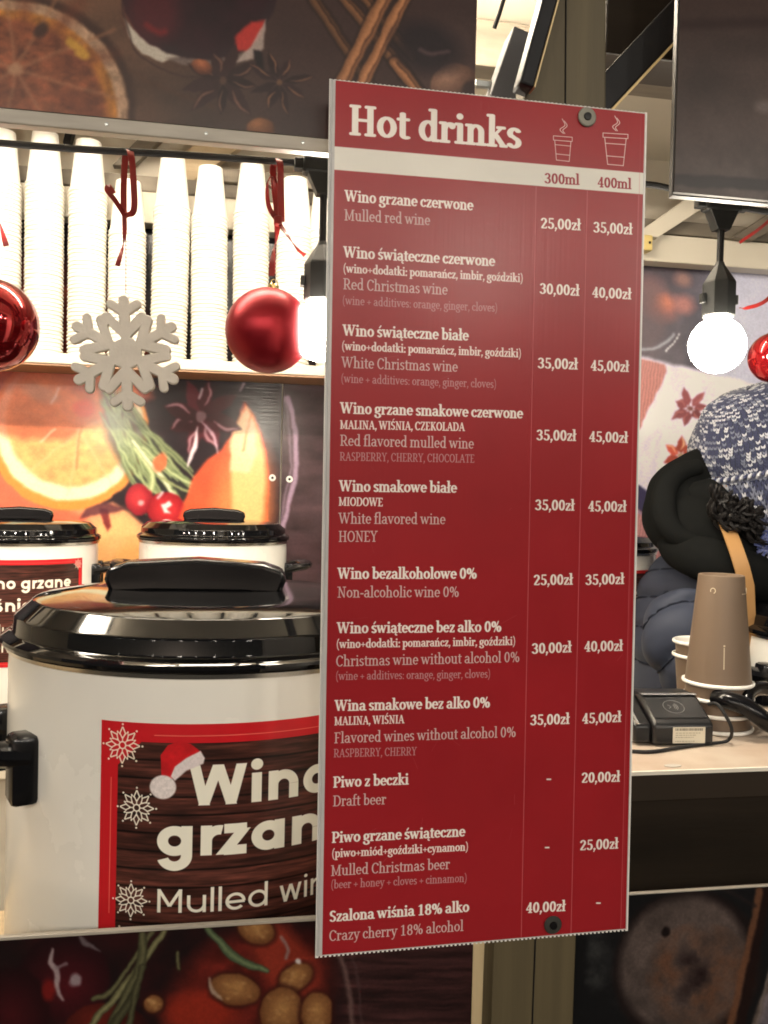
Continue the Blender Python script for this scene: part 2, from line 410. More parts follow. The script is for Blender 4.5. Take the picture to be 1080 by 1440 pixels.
G('P', .68, L(.18, C1, .18, B0), T(.14, C1, .1), T(.20, B0, .14), TH(.18, C1, .36, C1), A(.36, .70, .22, .265, 90, -90), TH(.18, .435, .36, .435))
G('R', .76, *SER['P'][1], L(.38, .43, .62, .05), T(.66, B0, .09))
G('S', .58, A(.30, .73, .18, .235, 35, 235), A(.28, .26, .20, .225, 65, -150), L(.17, .60, .42, .42))
G('T', .70, L(.35, C1, .35, B0), T(.35, B0), TH(.07, .80, .06, C1, .64, C1, .63, .80))
G('W', 1.14, L(.12, C1, .34, .06), TH(.34, .06, .55, .90), L(.54, C1, .77, .06), TH(.77, .06, 1.0, C1), T(.13, C1, .13), T(.56, C1, .1), T(1.0, C1, .11))
G('Y', .74, L(.12, C1, .37, .46), TH(.37, .46, .60, C1), L(.37, .48, .37, B0), T(.13, C1, .12), T(.60, C1, .11), T(.37, B0))
G('Z', .68, TH(.10, .8, .10, C1, .56, C1), L(.55, .93, .13, .07), TH(.10, B0, .58, B0, .58, .2))
G('Ś', .58, *SER['S'][1], TH(.28, 1.12, .42, 1.28))
G('0', .64, A(.32, .5, .20, .46, 0, 360))
G('1', .64, L(.33, C1, .33, B0), T(.33, B0, .18), TH(.14, .84, .33, .95))
G('2', .64, A(.31, .71, .19, .245, 165, -30), L(.47, .62, .15, .10), TH(.12, B0+.02, .52, B0+.02, .54, .16))
G('3', .64, A(.30, .74, .18, .22, 155, -90), A(.30, .28, .21, .24, 90, -155))
G('4', .64, TH(.42, C1, .09, .30, .56, .30), L(.42, C1, .42, B0), T(.42, B0, .14))
G('5', .64, TH(.20, C1, .50, C1), TH(.18, C1, .17, .56), A(.30, .31, .21, .275, 115, -150), L(.2, .93, .48, .93))
G('6', .64, A(.33, .31, .19, .275, 0, 360), A(.47, .40, .33, .57, 95, 185))
G('8', .64, A(.32, .73, .17, .23, 0, 360), A(.32, .27, .2, .24, 0, 360))
G('7', .64, TH(.10, .8, .11, C1, .54, C1), L(.53, .93, .26, B0))
G('%', .98, A(.24, .70, .14, .24, 0, 360), A(.72, .28, .14, .24, 0, 360), TH(.30, .02, .66, .98))
G('(', .40, TH(.32, 1.08, .20, .85, .14, .42, .20, 0, .32, -.22))
G(')', .40, TH(.08, 1.08, .20, .85, .26, .42, .20, 0, .08, -.22))
G('+', .62, TH(.08, .38, .54, .38), TH(.31, .15, .31, .61))
G(',', .26, ('d', (.13, .07)), TH(.16, .04, .07, -.17))
G('.', .26, ('d', (.13, .07)))
G(':', .28, ('d', (.14, .07)), ('d', (.14, .55)))
G('-', .36, TH(.06, .33, .30, .33), TH(.06, .37, .30, .37))
G(' ', .26)

def glyph_cov(ch, U, V, bold, px):
    """coverage of a serif glyph on em-grid U, V; px = em size of one pixel"""
    adv, st = SER[ch]; a = .098 if bold else .064; b = .052 if bold else .038
    cov = np.zeros(U.shape)
    for k, p in st:
        if k == 'd':
            e = np.hypot(U-p[0], V-p[1])-(a*1.12); cov = np.maximum(cov, np.clip(.5-e/px, 0, 1)); continue
        w = b if k == 't' else a
        ww, hh = (w, b) if k == 'l' else (b, b)
        sy = ww/hh
        for i in range(0, len(p)-2, 2):
            x0, y0, x1, y1 = p[i], p[i+1]*sy, p[i+2], p[i+3]*sy
            dx, dy = x1-x0, y1-y0; q = np.clip(((U-x0)*dx+(V*sy-y0)*dy)/(dx*dx+dy*dy+1e-12), 0, 1)
            e = np.hypot(U-x0-q*dx, V*sy-y0-q*dy)-ww
            cov = np.maximum(cov, np.clip(.5-e/px, 0, 1))
    return cov
def write(canvas, text, p0, p1, cap, col, bold=True, alpha=1.0, cov_fn=glyph_cov, adv_fn=lambda c: SER[c][0]):
    """text on a canvas (H x W x 3), baseline from p0 to p1 in canvas pixels, cap height in pixels"""
    (x0, y0), (x1, y1) = p0, p1; tot = sum(adv_fn(c) for c in text)
    dx, dy = x1-x0, y1-y0; Lx = math.hypot(dx, dy); sx = Lx/tot; ux, uy = dx/Lx, dy/Lx
    H, Wd, _ = canvas.shape; pen = 0.0
    for c in text:
        ad = adv_fn(c)
        if c != ' ':
            ox, oy = x0+ux*pen*sx, y0+uy*pen*sx
            xa = int(max(0, ox-sx*.2-2)); xb = int(min(Wd, ox+ux*ad*sx+sx*.2+3)); ya = int(max(0, oy-cap*1.4-3-abs(uy*ad*sx))); yb = int(min(H, oy+cap*.45+3+abs(uy*ad*sx)))
            if xb > xa and yb > ya:
                gx, gy = np.meshgrid(np.arange(xa, xb)+.5, np.arange(ya, yb)+.5)
                ex, ey = gx-ox, gy-oy
                U = (ex*ux+ey*uy)/sx; V = -(-ex*uy+ey*ux)/cap
                cv = cov_fn(c, U, V, bold, 1.0/min(sx, cap))*alpha
                canvas[ya:yb, xa:xb] = canvas[ya:yb, xa:xb]*(1-cv[..., None])+np.asarray(col)*cv[..., None]
        pen += ad
# geometric sans, flat stroke ends.  cap height = 1
def sans_prims(c, w):
    xh = .74; r = (xh-w)/2; R = r+w/2; o = []
    seg = lambda x0, y0, x1, y1: ('s', x0, y0, x1, y1)
    arc = lambda cx, cy, a0, a1, rr=r: ('a', cx, cy, rr, a0, a1)
    e = w/2; wd = 2*R
    if c == 'o': return wd+.1, [arc(R+.05, xh/2, 0, 360)]
    if c in 'ad': return wd+.14, [arc(R+.05, xh/2, 0, 360), seg(wd+.05-e, 0, wd+.05-e, xh if c == 'a' else 1.06)]
    if c == 'b': return wd+.14, [arc(R+.08, xh/2, 0, 360), seg(.08+e, 0, .08+e, 1.06)]
    if c == 'e': return wd+.1, [arc(R+.05, xh/2, 0, 318), seg(.05+e, xh/2-.02, .05+wd-e*.4, xh/2-.02)]
    if c == 'c': return wd+.04, [arc(R+.05, xh/2, 42, 318)]
    if c == 'g': return wd+.14, [arc(R+.05, xh/2, 0, 360), seg(wd+.05-e, xh, wd+.05-e, -.02), arc(R+.05, -.0, 180+18, 360, r)]
    if c in 'nhm':
        q = min(r, .27-e*.1); k = 2*q; t = 1.06 if c == 'h' else xh
        P = [seg(.08+e, 0, .08+e, t), arc(.08+e+q, xh-e-q, 0, 180, q), seg(.08+e+k, 0, .08+e+k, xh-e-q)]
        if c == 'm': P += [arc(.08+e+k+q, xh-e-q, 0, 180, q), seg(.08+e+2*k, 0, .08+e+2*k, xh-e-q)]; return .16+w+2*k, P
        return .16+w+k, P
    if c == 'u':
        q = r*.92; k = 2*q
        return .16+w+k, [seg(.08+e, xh, .08+e, e+q), arc(.08+e+q, e+q, 180, 360, q), seg(.08+e+k, 0, .08+e+k, xh)]
    if c in 'iś' and c == 'i': return .16+w, [seg(.08+e, 0, .08+e, xh), ('c', .08+e, .95, w*.6)]
    if c == 'l': return .16+w, [seg(.08+e, 0, .08+e, 1.06)]
    if c == 'r': return .42+w*.4, [seg(.08+e, 0, .08+e, xh), arc(.08+e+.27, xh-e-.27, 78, 180, .27)]
    if c == 't': return .42, [seg(.20, 0, .20, .95), seg(.03, xh-e*.9, .40, xh-e*.9)]
    if c == 'z': return .58, [seg(.05, xh-e*.85, .53, xh-e*.85), seg(.05, e*.85, .53, e*.85), seg(.47, xh-e, .11, e)]
    if c in 'sś':
        q = (xh-w)/4; P = [arc(.05+e+q+.03, xh-e-q, 40, 270, q), arc(.05+e+q+.03, e+q, -140, 90, q)]
        if c == 'ś': P.append(seg(.2, .82, .34, 1.02))
        return .2+w+2*q, P
    if c == 'w': return .98, [seg(.05+e*.8, xh, .28, e*.3), seg(.28, e*.3, .49, xh), seg(.49, xh, .70, e*.3), seg(.70, e*.3, .93-e*.8, xh)]
    if c == 'v': return .66, [seg(.05+e*.8, xh, .33, e*.3), seg(.33, e*.3, .61-e*.8, xh)]
    if c == 'W': return 1.36, [seg(.05+e*.9, 1, .38, e*.3), seg(.38, e*.3, .68, 1), seg(.68, 1, .98, e*.3), seg(.98, e*.3, 1.31-e*.9, 1)]
    if c == 'M': return 1.1, [seg(.1+e, 0, .1+e, 1), seg(.1+e*.9, 1-e*.4, .55, .28), seg(.55, .28, 1.0-e*.9, 1-e*.4), seg(1.0-e, 0, 1.0-e, 1)]
    if c == 'P': return .7, [seg(.1+e, 0, .1+e, 1), seg(.1, 1-e, .4, 1-e), arc(.38, 1-e-.23, -90, 90, .23), seg(.1, 1-e-.46, .4, 1-e-.46)]
    return .34, []
def sans_cov(c, U, V, w, px):
    cov = np.zeros(U.shape)
    for p in sans_prims(c, w)[1]:
        if p[0] == 's':
            _, x0, y0, x1, y1 = p; dx, dy = x1-x0, y1-y0; Ln = math.hypot(dx, dy); dx /= Ln; dy /= Ln
            t = (U-x0)*dx+(V-y0)*dy; n = -(U-x0)*dy+(V-y0)*dx
            d = np.maximum(np.abs(n)-w/2, np.maximum(-t, t-Ln))
            if abs(dx) > .05 and abs(dy) > .05:                    # slanted strokes are cut level
                lo, hi = min(y0, y1), max(y0, y1); lo = max(0, lo-w) if lo < .2 else lo-.02
                d = np.maximum(np.abs(n)-w/2, np.maximum(lo-V, V-hi))
        elif p[0] == 'a':
            _, cx, cy, r, a0, a1 = p; x = U-cx; y = V-cy; d = np.abs(np.hypot(x, y)-r)-w/2
            if a1-a0 < 359:
                m = (a0+a1)/2; an = (np.degrees(np.arctan2(y, x))-m+180) % 360-180
                d = np.maximum(d, (np.abs(an)-(a1-a0)/2)*math.pi/180*r)
        else:
            d = np.hypot(U-p[1], V-p[2])-p[3]
        cov = np.maximum(cov, np.clip(.5-d/px, 0, 1))
    return cov
def write_sans(canvas, text, p0, cap, wt, col, width=None, fn=None):
    adv = lambda c: sans_prims(c, wt)[0]
    tot = sum(adv(c) for c in text)
    w = width or tot*cap
    write(canvas, text, p0, (p0[0]+w, p0[1]), cap, col, wt, 1.0, sans_cov, adv)
def snow_print(canvas, cx, cy, r, col):
    """lace-like printed snowflake"""
    H, Wd, _ = canvas.shape; x0, x1, y0, y1 = int(max(0, cx-r*1.2)), int(min(Wd, cx+r*1.2)), int(max(0, cy-r*1.2)), int(min(H, cy+r*1.2))
    if x1 <= x0 or y1 <= y0: return
    gx, gy = np.meshgrid((np.arange(x0, x1)+.5-cx)/r, (np.arange(y0, y1)+.5-cy)/r)
    th = np.arctan2(gy, gx); k = math.pi/4; t = np.mod(th+k/2, k)-k/2; rr = np.hypot(gx, gy); u = rr*np.cos(t); v = np.abs(rr*np.sin(t))
    lw = .034
    d = np.abs(rr-.16)-lw
    d = np.minimum(d, np.where((u > .3) & (u < .86), np.abs(v-np.where(u < .55, (u-.3)*.55, (.86-u)*.44))-lw, 1))
    d = np.minimum(d, np.where((u > .16) & (u < .36), v-lw*.8, 1)); d = np.minimum(d, np.hypot(u-.97, v)-.05)
    d = np.minimum(d, np.hypot(u-.60, v-.27)-.06); d = np.minimum(d, np.where((u > .36) & (u < .62), np.abs(v-(u-.36)*.95)-lw*.8, 1))
    cv = np.clip(.5-d*r/1.2, 0, 1)[..., None]
    canvas[y0:y1, x0:x1] = canvas[y0:y1, x0:x1]*(1-cv)+np.asarray(col)*cv
# ------------------------------------------------------------------ the setting
m_ground = mat('asphalt', (.06, .058, .055), .85, bump=.6, bscale=60, var=.4, vscale=3)
o = MB().box(-40, 40, -40, 40, -.05, 0).build('ground', m_ground); tag(o, 'dark asphalt of the market square', kind='structure')
m_ply = mat('painted_board', (.62, .56, .46), .6, bump=.15, bscale=30, var=.12, vscale=3)
m_white = mat('cream_paint', (.74, .68, .56), .5, var=.08, vscale=4, bump=.1, bscale=60)
m_wood = mat('pine', (.55, .40, .22), .6, var=.35, vscale=9, stretch=(9, 9, .6), bump=.25, bscale=30)
m_woodh = mat('pine_level', (.60, .47, .30), .6, var=.3, vscale=9, stretch=(.6, 9, 9), bump=.25, bscale=30)
m_dark = mat('dark_board', (.020, .014, .009), .5, spec=.25, var=.4, vscale=6, stretch=(.5, 5, 5), bump=.1, bscale=60)
m_blackwood = mat('black_paint', (.010, .010, .012), .5, spec=.3, bump=.2, bscale=80, var=.4, vscale=20)
BW = 1.60
o = MB().box(-1.6, 3.0, BW+.006, BW+.04, 0, 2.15).build('back_wall', m_ply); tag(o, 'boarded back wall of the wine stall', kind='structure')
o = MB().box(-1.6, 3.0, .60, 1.7, .0, .10).build('floor', m_woodh); tag(o, 'raised plank floor inside the stall', kind='structure')
o = MB().box(-1.6, 3.0, .66, BW+.04, 2.15, 2.17).build('ceiling', m_ply); tag(o, 'flat board ceiling of the stall', kind='structure')
o = MB().box(-1.63, -1.6, .62, BW+.04, 0, 2.17).build('side_wall', m_ply); tag(o, 'left side wall of the stall', kind='structure')
o = MB().box(3.0, 3.03, .62, BW+.04, 0, 2.17).build('side_wall', m_ply); tag(o, 'right side wall of the stall', kind='structure')
# ceiling beams
def beam(name, pts, z0, z1, m, label, cat='beam', group=None):
    P = [atz(x, y, z0) for x, y in pts]
    b = MB(); n = len(P)
    b.add([(p[0], p[1], z0) for p in P]+[(p[0], p[1], z1) for p in P], [tuple(range(n)), tuple(range(2*n-1, n-1, -1))]+[(i, (i+1) % n, (i+1) % n+n, i+n) for i in range(n)])
    return tag(b.build(name, m, bevel=.002), label, cat, group)
m_grey = mat('grey_timber', (.20, .17, .13), .6, var=.35, vscale=8, stretch=(1, 6, 6), bump=.2, bscale=40)
Yb = 1.0
o = MB().box(-1.55, 2.95, 1.185, 1.225, 2.085, 2.148).build('ceiling_beam', m_grey, bevel=.002)
tag(o, 'grey timber crossing the ceiling behind the menu post', 'beam', 'ceiling beams')
def wplank(pts, y0, y1, m, label):
    P_ = [at(x, y, y0) for x, y in pts]
    return tag(MB().prism([(p[0], p[2]) for p in P_], y0, y1).build('slanted_plank', m, bevel=.001), label, 'plank', 'slanted planks on the back wall')
wplank([(318, 165), (385, 172), (262, 262), (205, 262)], 1.572, 1.594, m_woodh, 'pale wide plank slanting up behind the short cup stack')
wplank([(228, 160), (262, 163), (188, 232), (158, 232)], 1.574, 1.594, m_grey, 'narrow grey plank slanting above the third cup stack')
wplank([(100, 150), (112, 151), (98, 200), (88, 200)], 1.570, 1.594, m_blackwood, 'short black strip between the two left cup stacks')
wplank([(990, 262), (1030, 266), (925, 334), (893, 330)], 1.545, 1.560, m_white, 'cream plank slanting over the right hand lamp')
wplank([(1120, 275), (1160, 281), (1060, 338), (1030, 334)], 1.545, 1.560, m_grey, 'grey plank slanting above the right end of the lamp string')
o = MB().box(at(290, 250, 1.56)[0], at(470, 250, 1.56)[0], 1.556, 1.590, at(380, 262, 1.56)[2], at(380, 243, 1.56)[2]).build('wall_rail', m_grey, bevel=.002); tag(o, 'grey rail behind the tops of the right hand cup stacks', 'rail')
o = MB().box(at(150, 250, 1.56)[0], at(470, 250, 1.56)[0], 1.572, 1.594, at(380, 292, 1.56)[2], at(380, 264, 1.56)[2]).build('wall_rail', m_ply, bevel=.002); tag(o, 'pale board under the grey rail behind the cup stacks', 'rail')
z0 = at(990, 372, 1.56)[2]; z1 = at(990, 334, 1.56)[2]
o = MB().box(-1.6, 3.0, 1.562, 1.60, z0, z1).build('wall_rail', m_white, bevel=.002); tag(o, 'cream rail running along the top of the back wall', 'rail')
o = MB().box(-1.6, 3.0, 1.568, 1.60, z1+.004, z1+.03).build('wall_rail', m_grey, bevel=.002); tag(o, 'thin grey rail above the cream rail at the back', 'rail')
p = at(905, 344, 1.55)
o = MB().box(p[0]-.012, p[0]+.011, 1.535, 1.5615, p[2]-.014, p[2]+.014, .002).build('junction_box', mat('yellow_plastic', (.75, .58, .22), .4))
tag(o, 'small yellow box on the rail beside the menu board edge', 'box')
h = MB().box(p[0]+.003, p[0]+.006, 1.533, 1.536, p[2]-.002, p[2]+.002).build('screw', m_blackwood, o)

# ceiling tube light
lp = empty('tube_light', (-.18, 1.00, 2.148)); tag(lp, 'white tube light on the ceiling behind the upper poster', 'ceiling light')
m_tube = mat('lit_tube', (.9, .88, .8), .5, emit=(1, .87, .69), estr=TUBE_POWER)
MB().tube([(-.60, 0, -.045), (.60, 0, -.045)], .011, 14).build('tube', m_tube, lp, smooth=True)
fr = MB(); fr.box(-.63, .63, -.02, .02, -.018, 0, .002)
fr.build('housing', mat('white_metal', (.75, .75, .73), .35), lp)
for s_ in (-1, 1): MB().box(s_*.615-.012, s_*.615+.012, -.014, .014, -.060, -.0185, .002).build('end_cap', mat('white_metal'), lp)
MB().tube(curve([at(712, -14, .83), at(704, 14, .84), at(695, 40, .85)]), .0022).build('hanging_wire', m_blackwood)
tag(bpy.data.objects['hanging_wire'], 'thin dark wire crossing the lit ceiling panel', 'wire')

# main post and batten
FY = .64
def slanted_post(name, pts, y0, y1, m, label, cat='post'):
    P = [at(x, y, y0) for x, y in pts]
    b = MB().prism([(q[0], q[2]) for q in P], y0, y1)
    return tag(b.build(name, m, bevel=.0015), label, cat)
m_post = mat('olive_post', (.105, .082, .042), .55, var=.30, vscale=6, stretch=(14, 14, .5), bump=.25, bscale=25)
post = slanted_post('wooden_post', [(786, -160), (853, -160), (852.5, 150), (799, 1640), (683, 1640), (737, 150), (741, 96), (786, -6)], .6185, .642, m_post, 'olive painted square post carrying the menu board')
o = MB().box(0, .0012, 0, .0015, 0, 1.6)
q0 = at(797, -150, .618); q1 = at(795, 150, .618)
MB().tube([q0, q1, at(742, 1620, .618)], .0006, 4).build('joint_line', m_blackwood, post)
slanted_post('wooden_batten', [(666, 1080), (696, 1080), (691.5, 1640), (658, 1640)], .6425, .66, mat('raw_pine', (.80, .64, .38), .6, var=.25, vscale=10, stretch=(9, 9, .7), bump=.2), 'light raw pine batten left of the post foot', 'batten')
# black braces
def bar3(name, a, b, w, d, m, label, gold=None):
    A_, B_ = Vector(a), Vector(b); t = (B_-A_).normalized(); s = t.cross(Vector((0, 1, 0))).normalized(); n = Vector((0, 1, 0))
    mb = MB(); vs = []
    for P in (A_, B_):
        for i, j in ((-1, 0), (1, 0), (1, 1), (-1, 1)): vs.append(P+s*w*.5*i+n*d*j)
    mb.add(vs, [(0, 1, 2, 3), (7, 6, 5, 4), (0, 4, 5, 1), (1, 5, 6, 2), (2, 6, 7, 3), (3, 7, 4, 0)])
    o = tag(mb.build(name, m, bevel=.0015), label, 'brace', 'black diagonal braces')
    if gold:
        e = MB(); vs = []
        for P in (A_, B_):
            for i, j in ((gold*1.0, -.05), (gold*1.16, -.05), (gold*1.16, .6), (gold*1.0, .6)): vs.append(P+s*w*.5*i+n*d*j)
        e.add(vs, [(0, 1, 2, 3), (7, 6, 5, 4), (0, 4, 5, 1), (1, 5, 6, 2), (2, 6, 7, 3), (3, 7, 4, 0)]).build('edge_strip', mat('lit_edge', (.72, .55, .28), .4), o)  # gold strip paints the light caught along the brace edge
    return o
bar3('diagonal_brace', at(826, 158, .68), at(1012, -41, .68), .024, .05, m_blackwood, 'wide black brace rising right from behind the menu board', gold=-1)
bar3('diagonal_brace', at(741, 119, .598), at(790, -60, .598), .0105, .018, m_blackwood, 'thin black brace with bright edge left of the post', gold=-1)
bar3('diagonal_brace', at(708, 142, .80), at(742, 44, .80), .027, .03, mat('dark_grey_paint', (.07, .07, .075), .6, bump=.3, bscale=60), 'short dark grey block hanging beside the post top')
o = MB().box(at(853, 0, .75)[0], at(985, 0, .75)[0], .75, .80, at(900, 80, .75)[2], 2.148).build('black_panel', m_dark, bevel=.002)
tag(o, 'black panel above the wide brace right of the post', 'panel')
cl = empty('metal_bracket', at(688, 120, .82)); tag(cl, 'small metal bracket poking out above the menu board', 'bracket')
MB().box(-.014, .014, -.003, .003, -.003, .003, .0008).build('arm', mat('zinc', (.45, .47, .46), .35, metal=1), cl)
MB().box(.008, .014, -.003, .003, -.014, -.003, .0008).build('hook', mat('zinc'), cl)

# ------------------------------------------------------------------ printed posters on the stall front
m_sheet_back = mat('board_edge', (.10, .085, .07), .6, spec=.2)
def poster(name, rect_px, Y, art_fn, dens, label, th=.006, rough=.3, bump=0, bstretch=(1, 1, 1), bscale=60, gain=.85, trim=None, cat='poster', coat=0, bdist=.001):
    x0, x1, y0, y1, ref = rect_px                       # ref = pixel where each edge is measured
    xa = at(x0, ref[0], Y)[0]; xb = at(x1, ref[1], Y)[0]; zt = at(ref[2], y0, Y)[2]; zb = at(ref[3], y1, Y)[2]
    w = int((xb-xa)*dens); h = int((zt-zb)*dens)
    gx, gz = np.meshgrid(xa+(np.arange(w)+.5)/w*(xb-xa), zt-(np.arange(h)+.5)/h*(zt-zb))
    PX, PY = proj(gx, Y, gz); a = Art(PX, PY, 2.6); art_fn(a); a.c = soften(a.c, 1, 2)*(1+.10*(fbm(PX/1.7, PY/1.7, 301, 2)-.5))[..., None]
    m = print_mat(name+'_print', a.c, rough, bump, bstretch, bscale, gain, bdist, coat)
    root = empty(name, ((xa+xb)/2, Y, zb)); tag(root, label, cat)
    cx = (xa+xb)/2
    MB().box(xa-cx, xb-cx, .0006, th, 0, zt-zb).build('backing_board', m_sheet_back, root)
    quad_print('printed_sheet', [(xa-cx, 0, zt-zb), (xb-cx, 0, zt-zb), (xb-cx, 0, 0), (xa-cx, 0, 0)], m, root)
    return root, (xa-cx, xb-cx, 0, zt-zb)
def dark_wood(s, seed, base=(58, 38, 34), amp=.9, sx=60, sy=6):
    n = fbm(s.X/sx, s.Y/sy, seed, 5); n2 = fbm(s.X/140, s.Y/90, seed+9, 3)
    s.c = C8(*base)*(1-amp/2+amp*n)[..., None]*(.7+.6*n2)[..., None]; return s
def art_upper_left(s):
    dark_wood(s, 3, (86, 62, 50), .5, 160, 40)
    n = fbm(s.X/90, s.Y/60, 44, 4)
    s.lay((n-.35)*1.6*np.clip((260-s.X)/160, 0, 1), C8(128, 88, 64))
    s.lay(np.clip((s.X-230)/170, 0, 1)*.75, C8(52, 36, 36)); s.lay(np.clip((s.X-560)/120, 0, 1)*.5*n, C8(110, 92, 92))
    s.line([(150, 60), (200, 110), (300, 150)], 5, C8(80, 52, 38), 6, .6)
    # dried orange slice
    s.ell(26, 150, 166, 158, 20, C8(60, 38, 30), 8, .9); s.ell(22, 148, 160, 146, 22, C8(176, 140, 112), 5, tex=.75+.5*fbm(s.X/6, s.Y/6, 5)); 
    s.ell(20, 148, 146, 132, 22, C8(176, 112, 48), 6, tex=.6+.8*fbm(s.X/14, s.Y/14, 8))
    s.ell(14, 150, 136, 122, 22, C8(128, 70, 44), 10, tex=.55+.9*fbm(s.X/16, s.Y/10, 12))
    for a in (-98, -60, -22, 16, 60, 100, 150, 205):
        c, q = math.cos(math.radians(a)), math.sin(math.radians(a)); s.line([(22+6*c, 98+6*q), (22+150*c, 98+150*q)], 5, C8(158, 108, 78), 5, .55)
        s.line([(24+60*math.cos(math.radians(a+17)), 98+60*math.sin(math.radians(a+17))), (24+140*math.cos(math.radians(a+13)), 98+140*math.sin(math.radians(a+13)))], 26, C8(104, 52, 34), 22, .55, taper=.8)
    s.ell(22, 98, 11, 9, 0, C8(170, 122, 90), 6)
    s.ell(58, 42, 9, 12, 30, C8(48, 30, 26), 6, .8); s.line([(98, 60), (120, 78), (110, 74)], 12, C8(206, 158, 60), 6, .8)
    s.ell(205, 145, 13, 60, -14, C8(88, 60, 46), 12, .5)
    # glass of red wine
    s.ell(280, -30, 112, 120, 0, C8(44, 26, 30), 4); s.ell(284, -42, 100, 116, 0, C8(46, 20, 26), 10, tex=.6+.8*fbm(s.X/40, s.Y/50, 21))
    s.ell(215, 20, 36, 40, 0, C8(96, 30, 36), 26, .6); s.line([(206, 34), (222, 46), (232, 44)], 8, C8(130, 34, 34), 6, .7)
    s.poly([(174, 26), (186, 40), (210, 62), (236, 76), (254, 80), (228, 88), (200, 74), (180, 52)], C8(196, 184, 168), 3)
    s.poly([(232, 82), (256, 80), (300, 84), (330, 78), (358, 66), (352, 84), (310, 96), (258, 92)], C8(128, 112, 104), 4, .8)
    s.poly([(330, 54), (352, 30), (372, 28), (366, 52), (348, 72), (332, 70)], C8(190, 52, 44), 5, .95)
    s.poly([(366, 40), (374, 26), (371, 70), (356, 84), (330, 88), (352, 66)], C8(190, 172, 162), 3, .8)
    s.line([(172, 0), (176, 30), (198, 78), (262, 108), (340, 104)], 2.5, C8(60, 40, 36), 2, .8)
    # star anise and cloves
    s.star(314, 114, 62, 9, C8(44, 27, 26), C8(120, 84, 70), 9, 12, .9, 4); s.star(392, 116, 52, 7, C8(40, 25, 25), C8(150, 104, 76), 8, 30, .95, 9)
    s.ball(284, 94, 15, 11, 30, C8(90, 50, 34), C8(190, 112, 74)); s.ball(366, 180, 19, 15, 10, C8(88, 52, 32), C8(160, 104, 66))
    s.poly([(356, 70), (368, 74), (372, 98), (360, 92)], C8(30, 20, 22), 3)
    # cinnamon sticks
    def stick(x0, y0, x1, y1, w, k=1.0):
        s.line([(x0, y0), (x1, y1)], w+5, C8(34, 22, 20), 4, .8)
        s.line([(x0, y0), (x1, y1)], w, C8(112, 74, 50)*k, 2.5, col2=C8(188, 128, 86)*k)
        s.line([(x0+w*.25, y0), (x1+w*.25, y1)], 2, C8(70, 42, 30)*k, 1.5, .8)
    stick(430, -20, 520, 120, 15, .62); stick(462, -30, 600, 140, 15, .72); stick(490, -30, 580, 80, 12, .7)
    stick(480, 118, 560, -40, 20, 1.0); stick(506, 124, 578, -20, 18, 1.05); stick(555, 88, 592, 132, 15, .95)
    s.ball(638, 116, 33, 27, -12, C8(84, 58, 48), C8(168, 126, 104)); s.ell(662, 128, 12, 14, 0, C8(50, 36, 34), 6, .9)
    s.ell(600, 66, 48, 34, 20, C8(34, 24, 28), 22, .9); s.line([(590, 70), (606, 76), (630, 72)], 5, C8(96, 74, 74), 4, .7)
    s.grain(.08, 2.5, 8)
def art_upper_right(s):
    dark_wood(s, 13, (80, 64, 60), .35, 90, 60)
    n = fbm(s.X/50, s.Y/70, 55, 4); s.lay((n-.4)*2.2*np.clip((s.Y-120)/120, 0, 1), C8(116, 100, 98))
    s.lay(np.clip((90-s.Y)/80, 0, 1)*.6, C8(70, 48, 42)); s.line([(940, 36), (1100, 30)], 14, C8(52, 32, 30), 10, .7); s.line([(940, 252), (1100, 262)], 16, C8(40, 30, 32), 4, .9)
    s.ell(1074, 150, 12, 9, 0, C8(150, 136, 132), 9, .6); s.grain(.08, 3, 5)
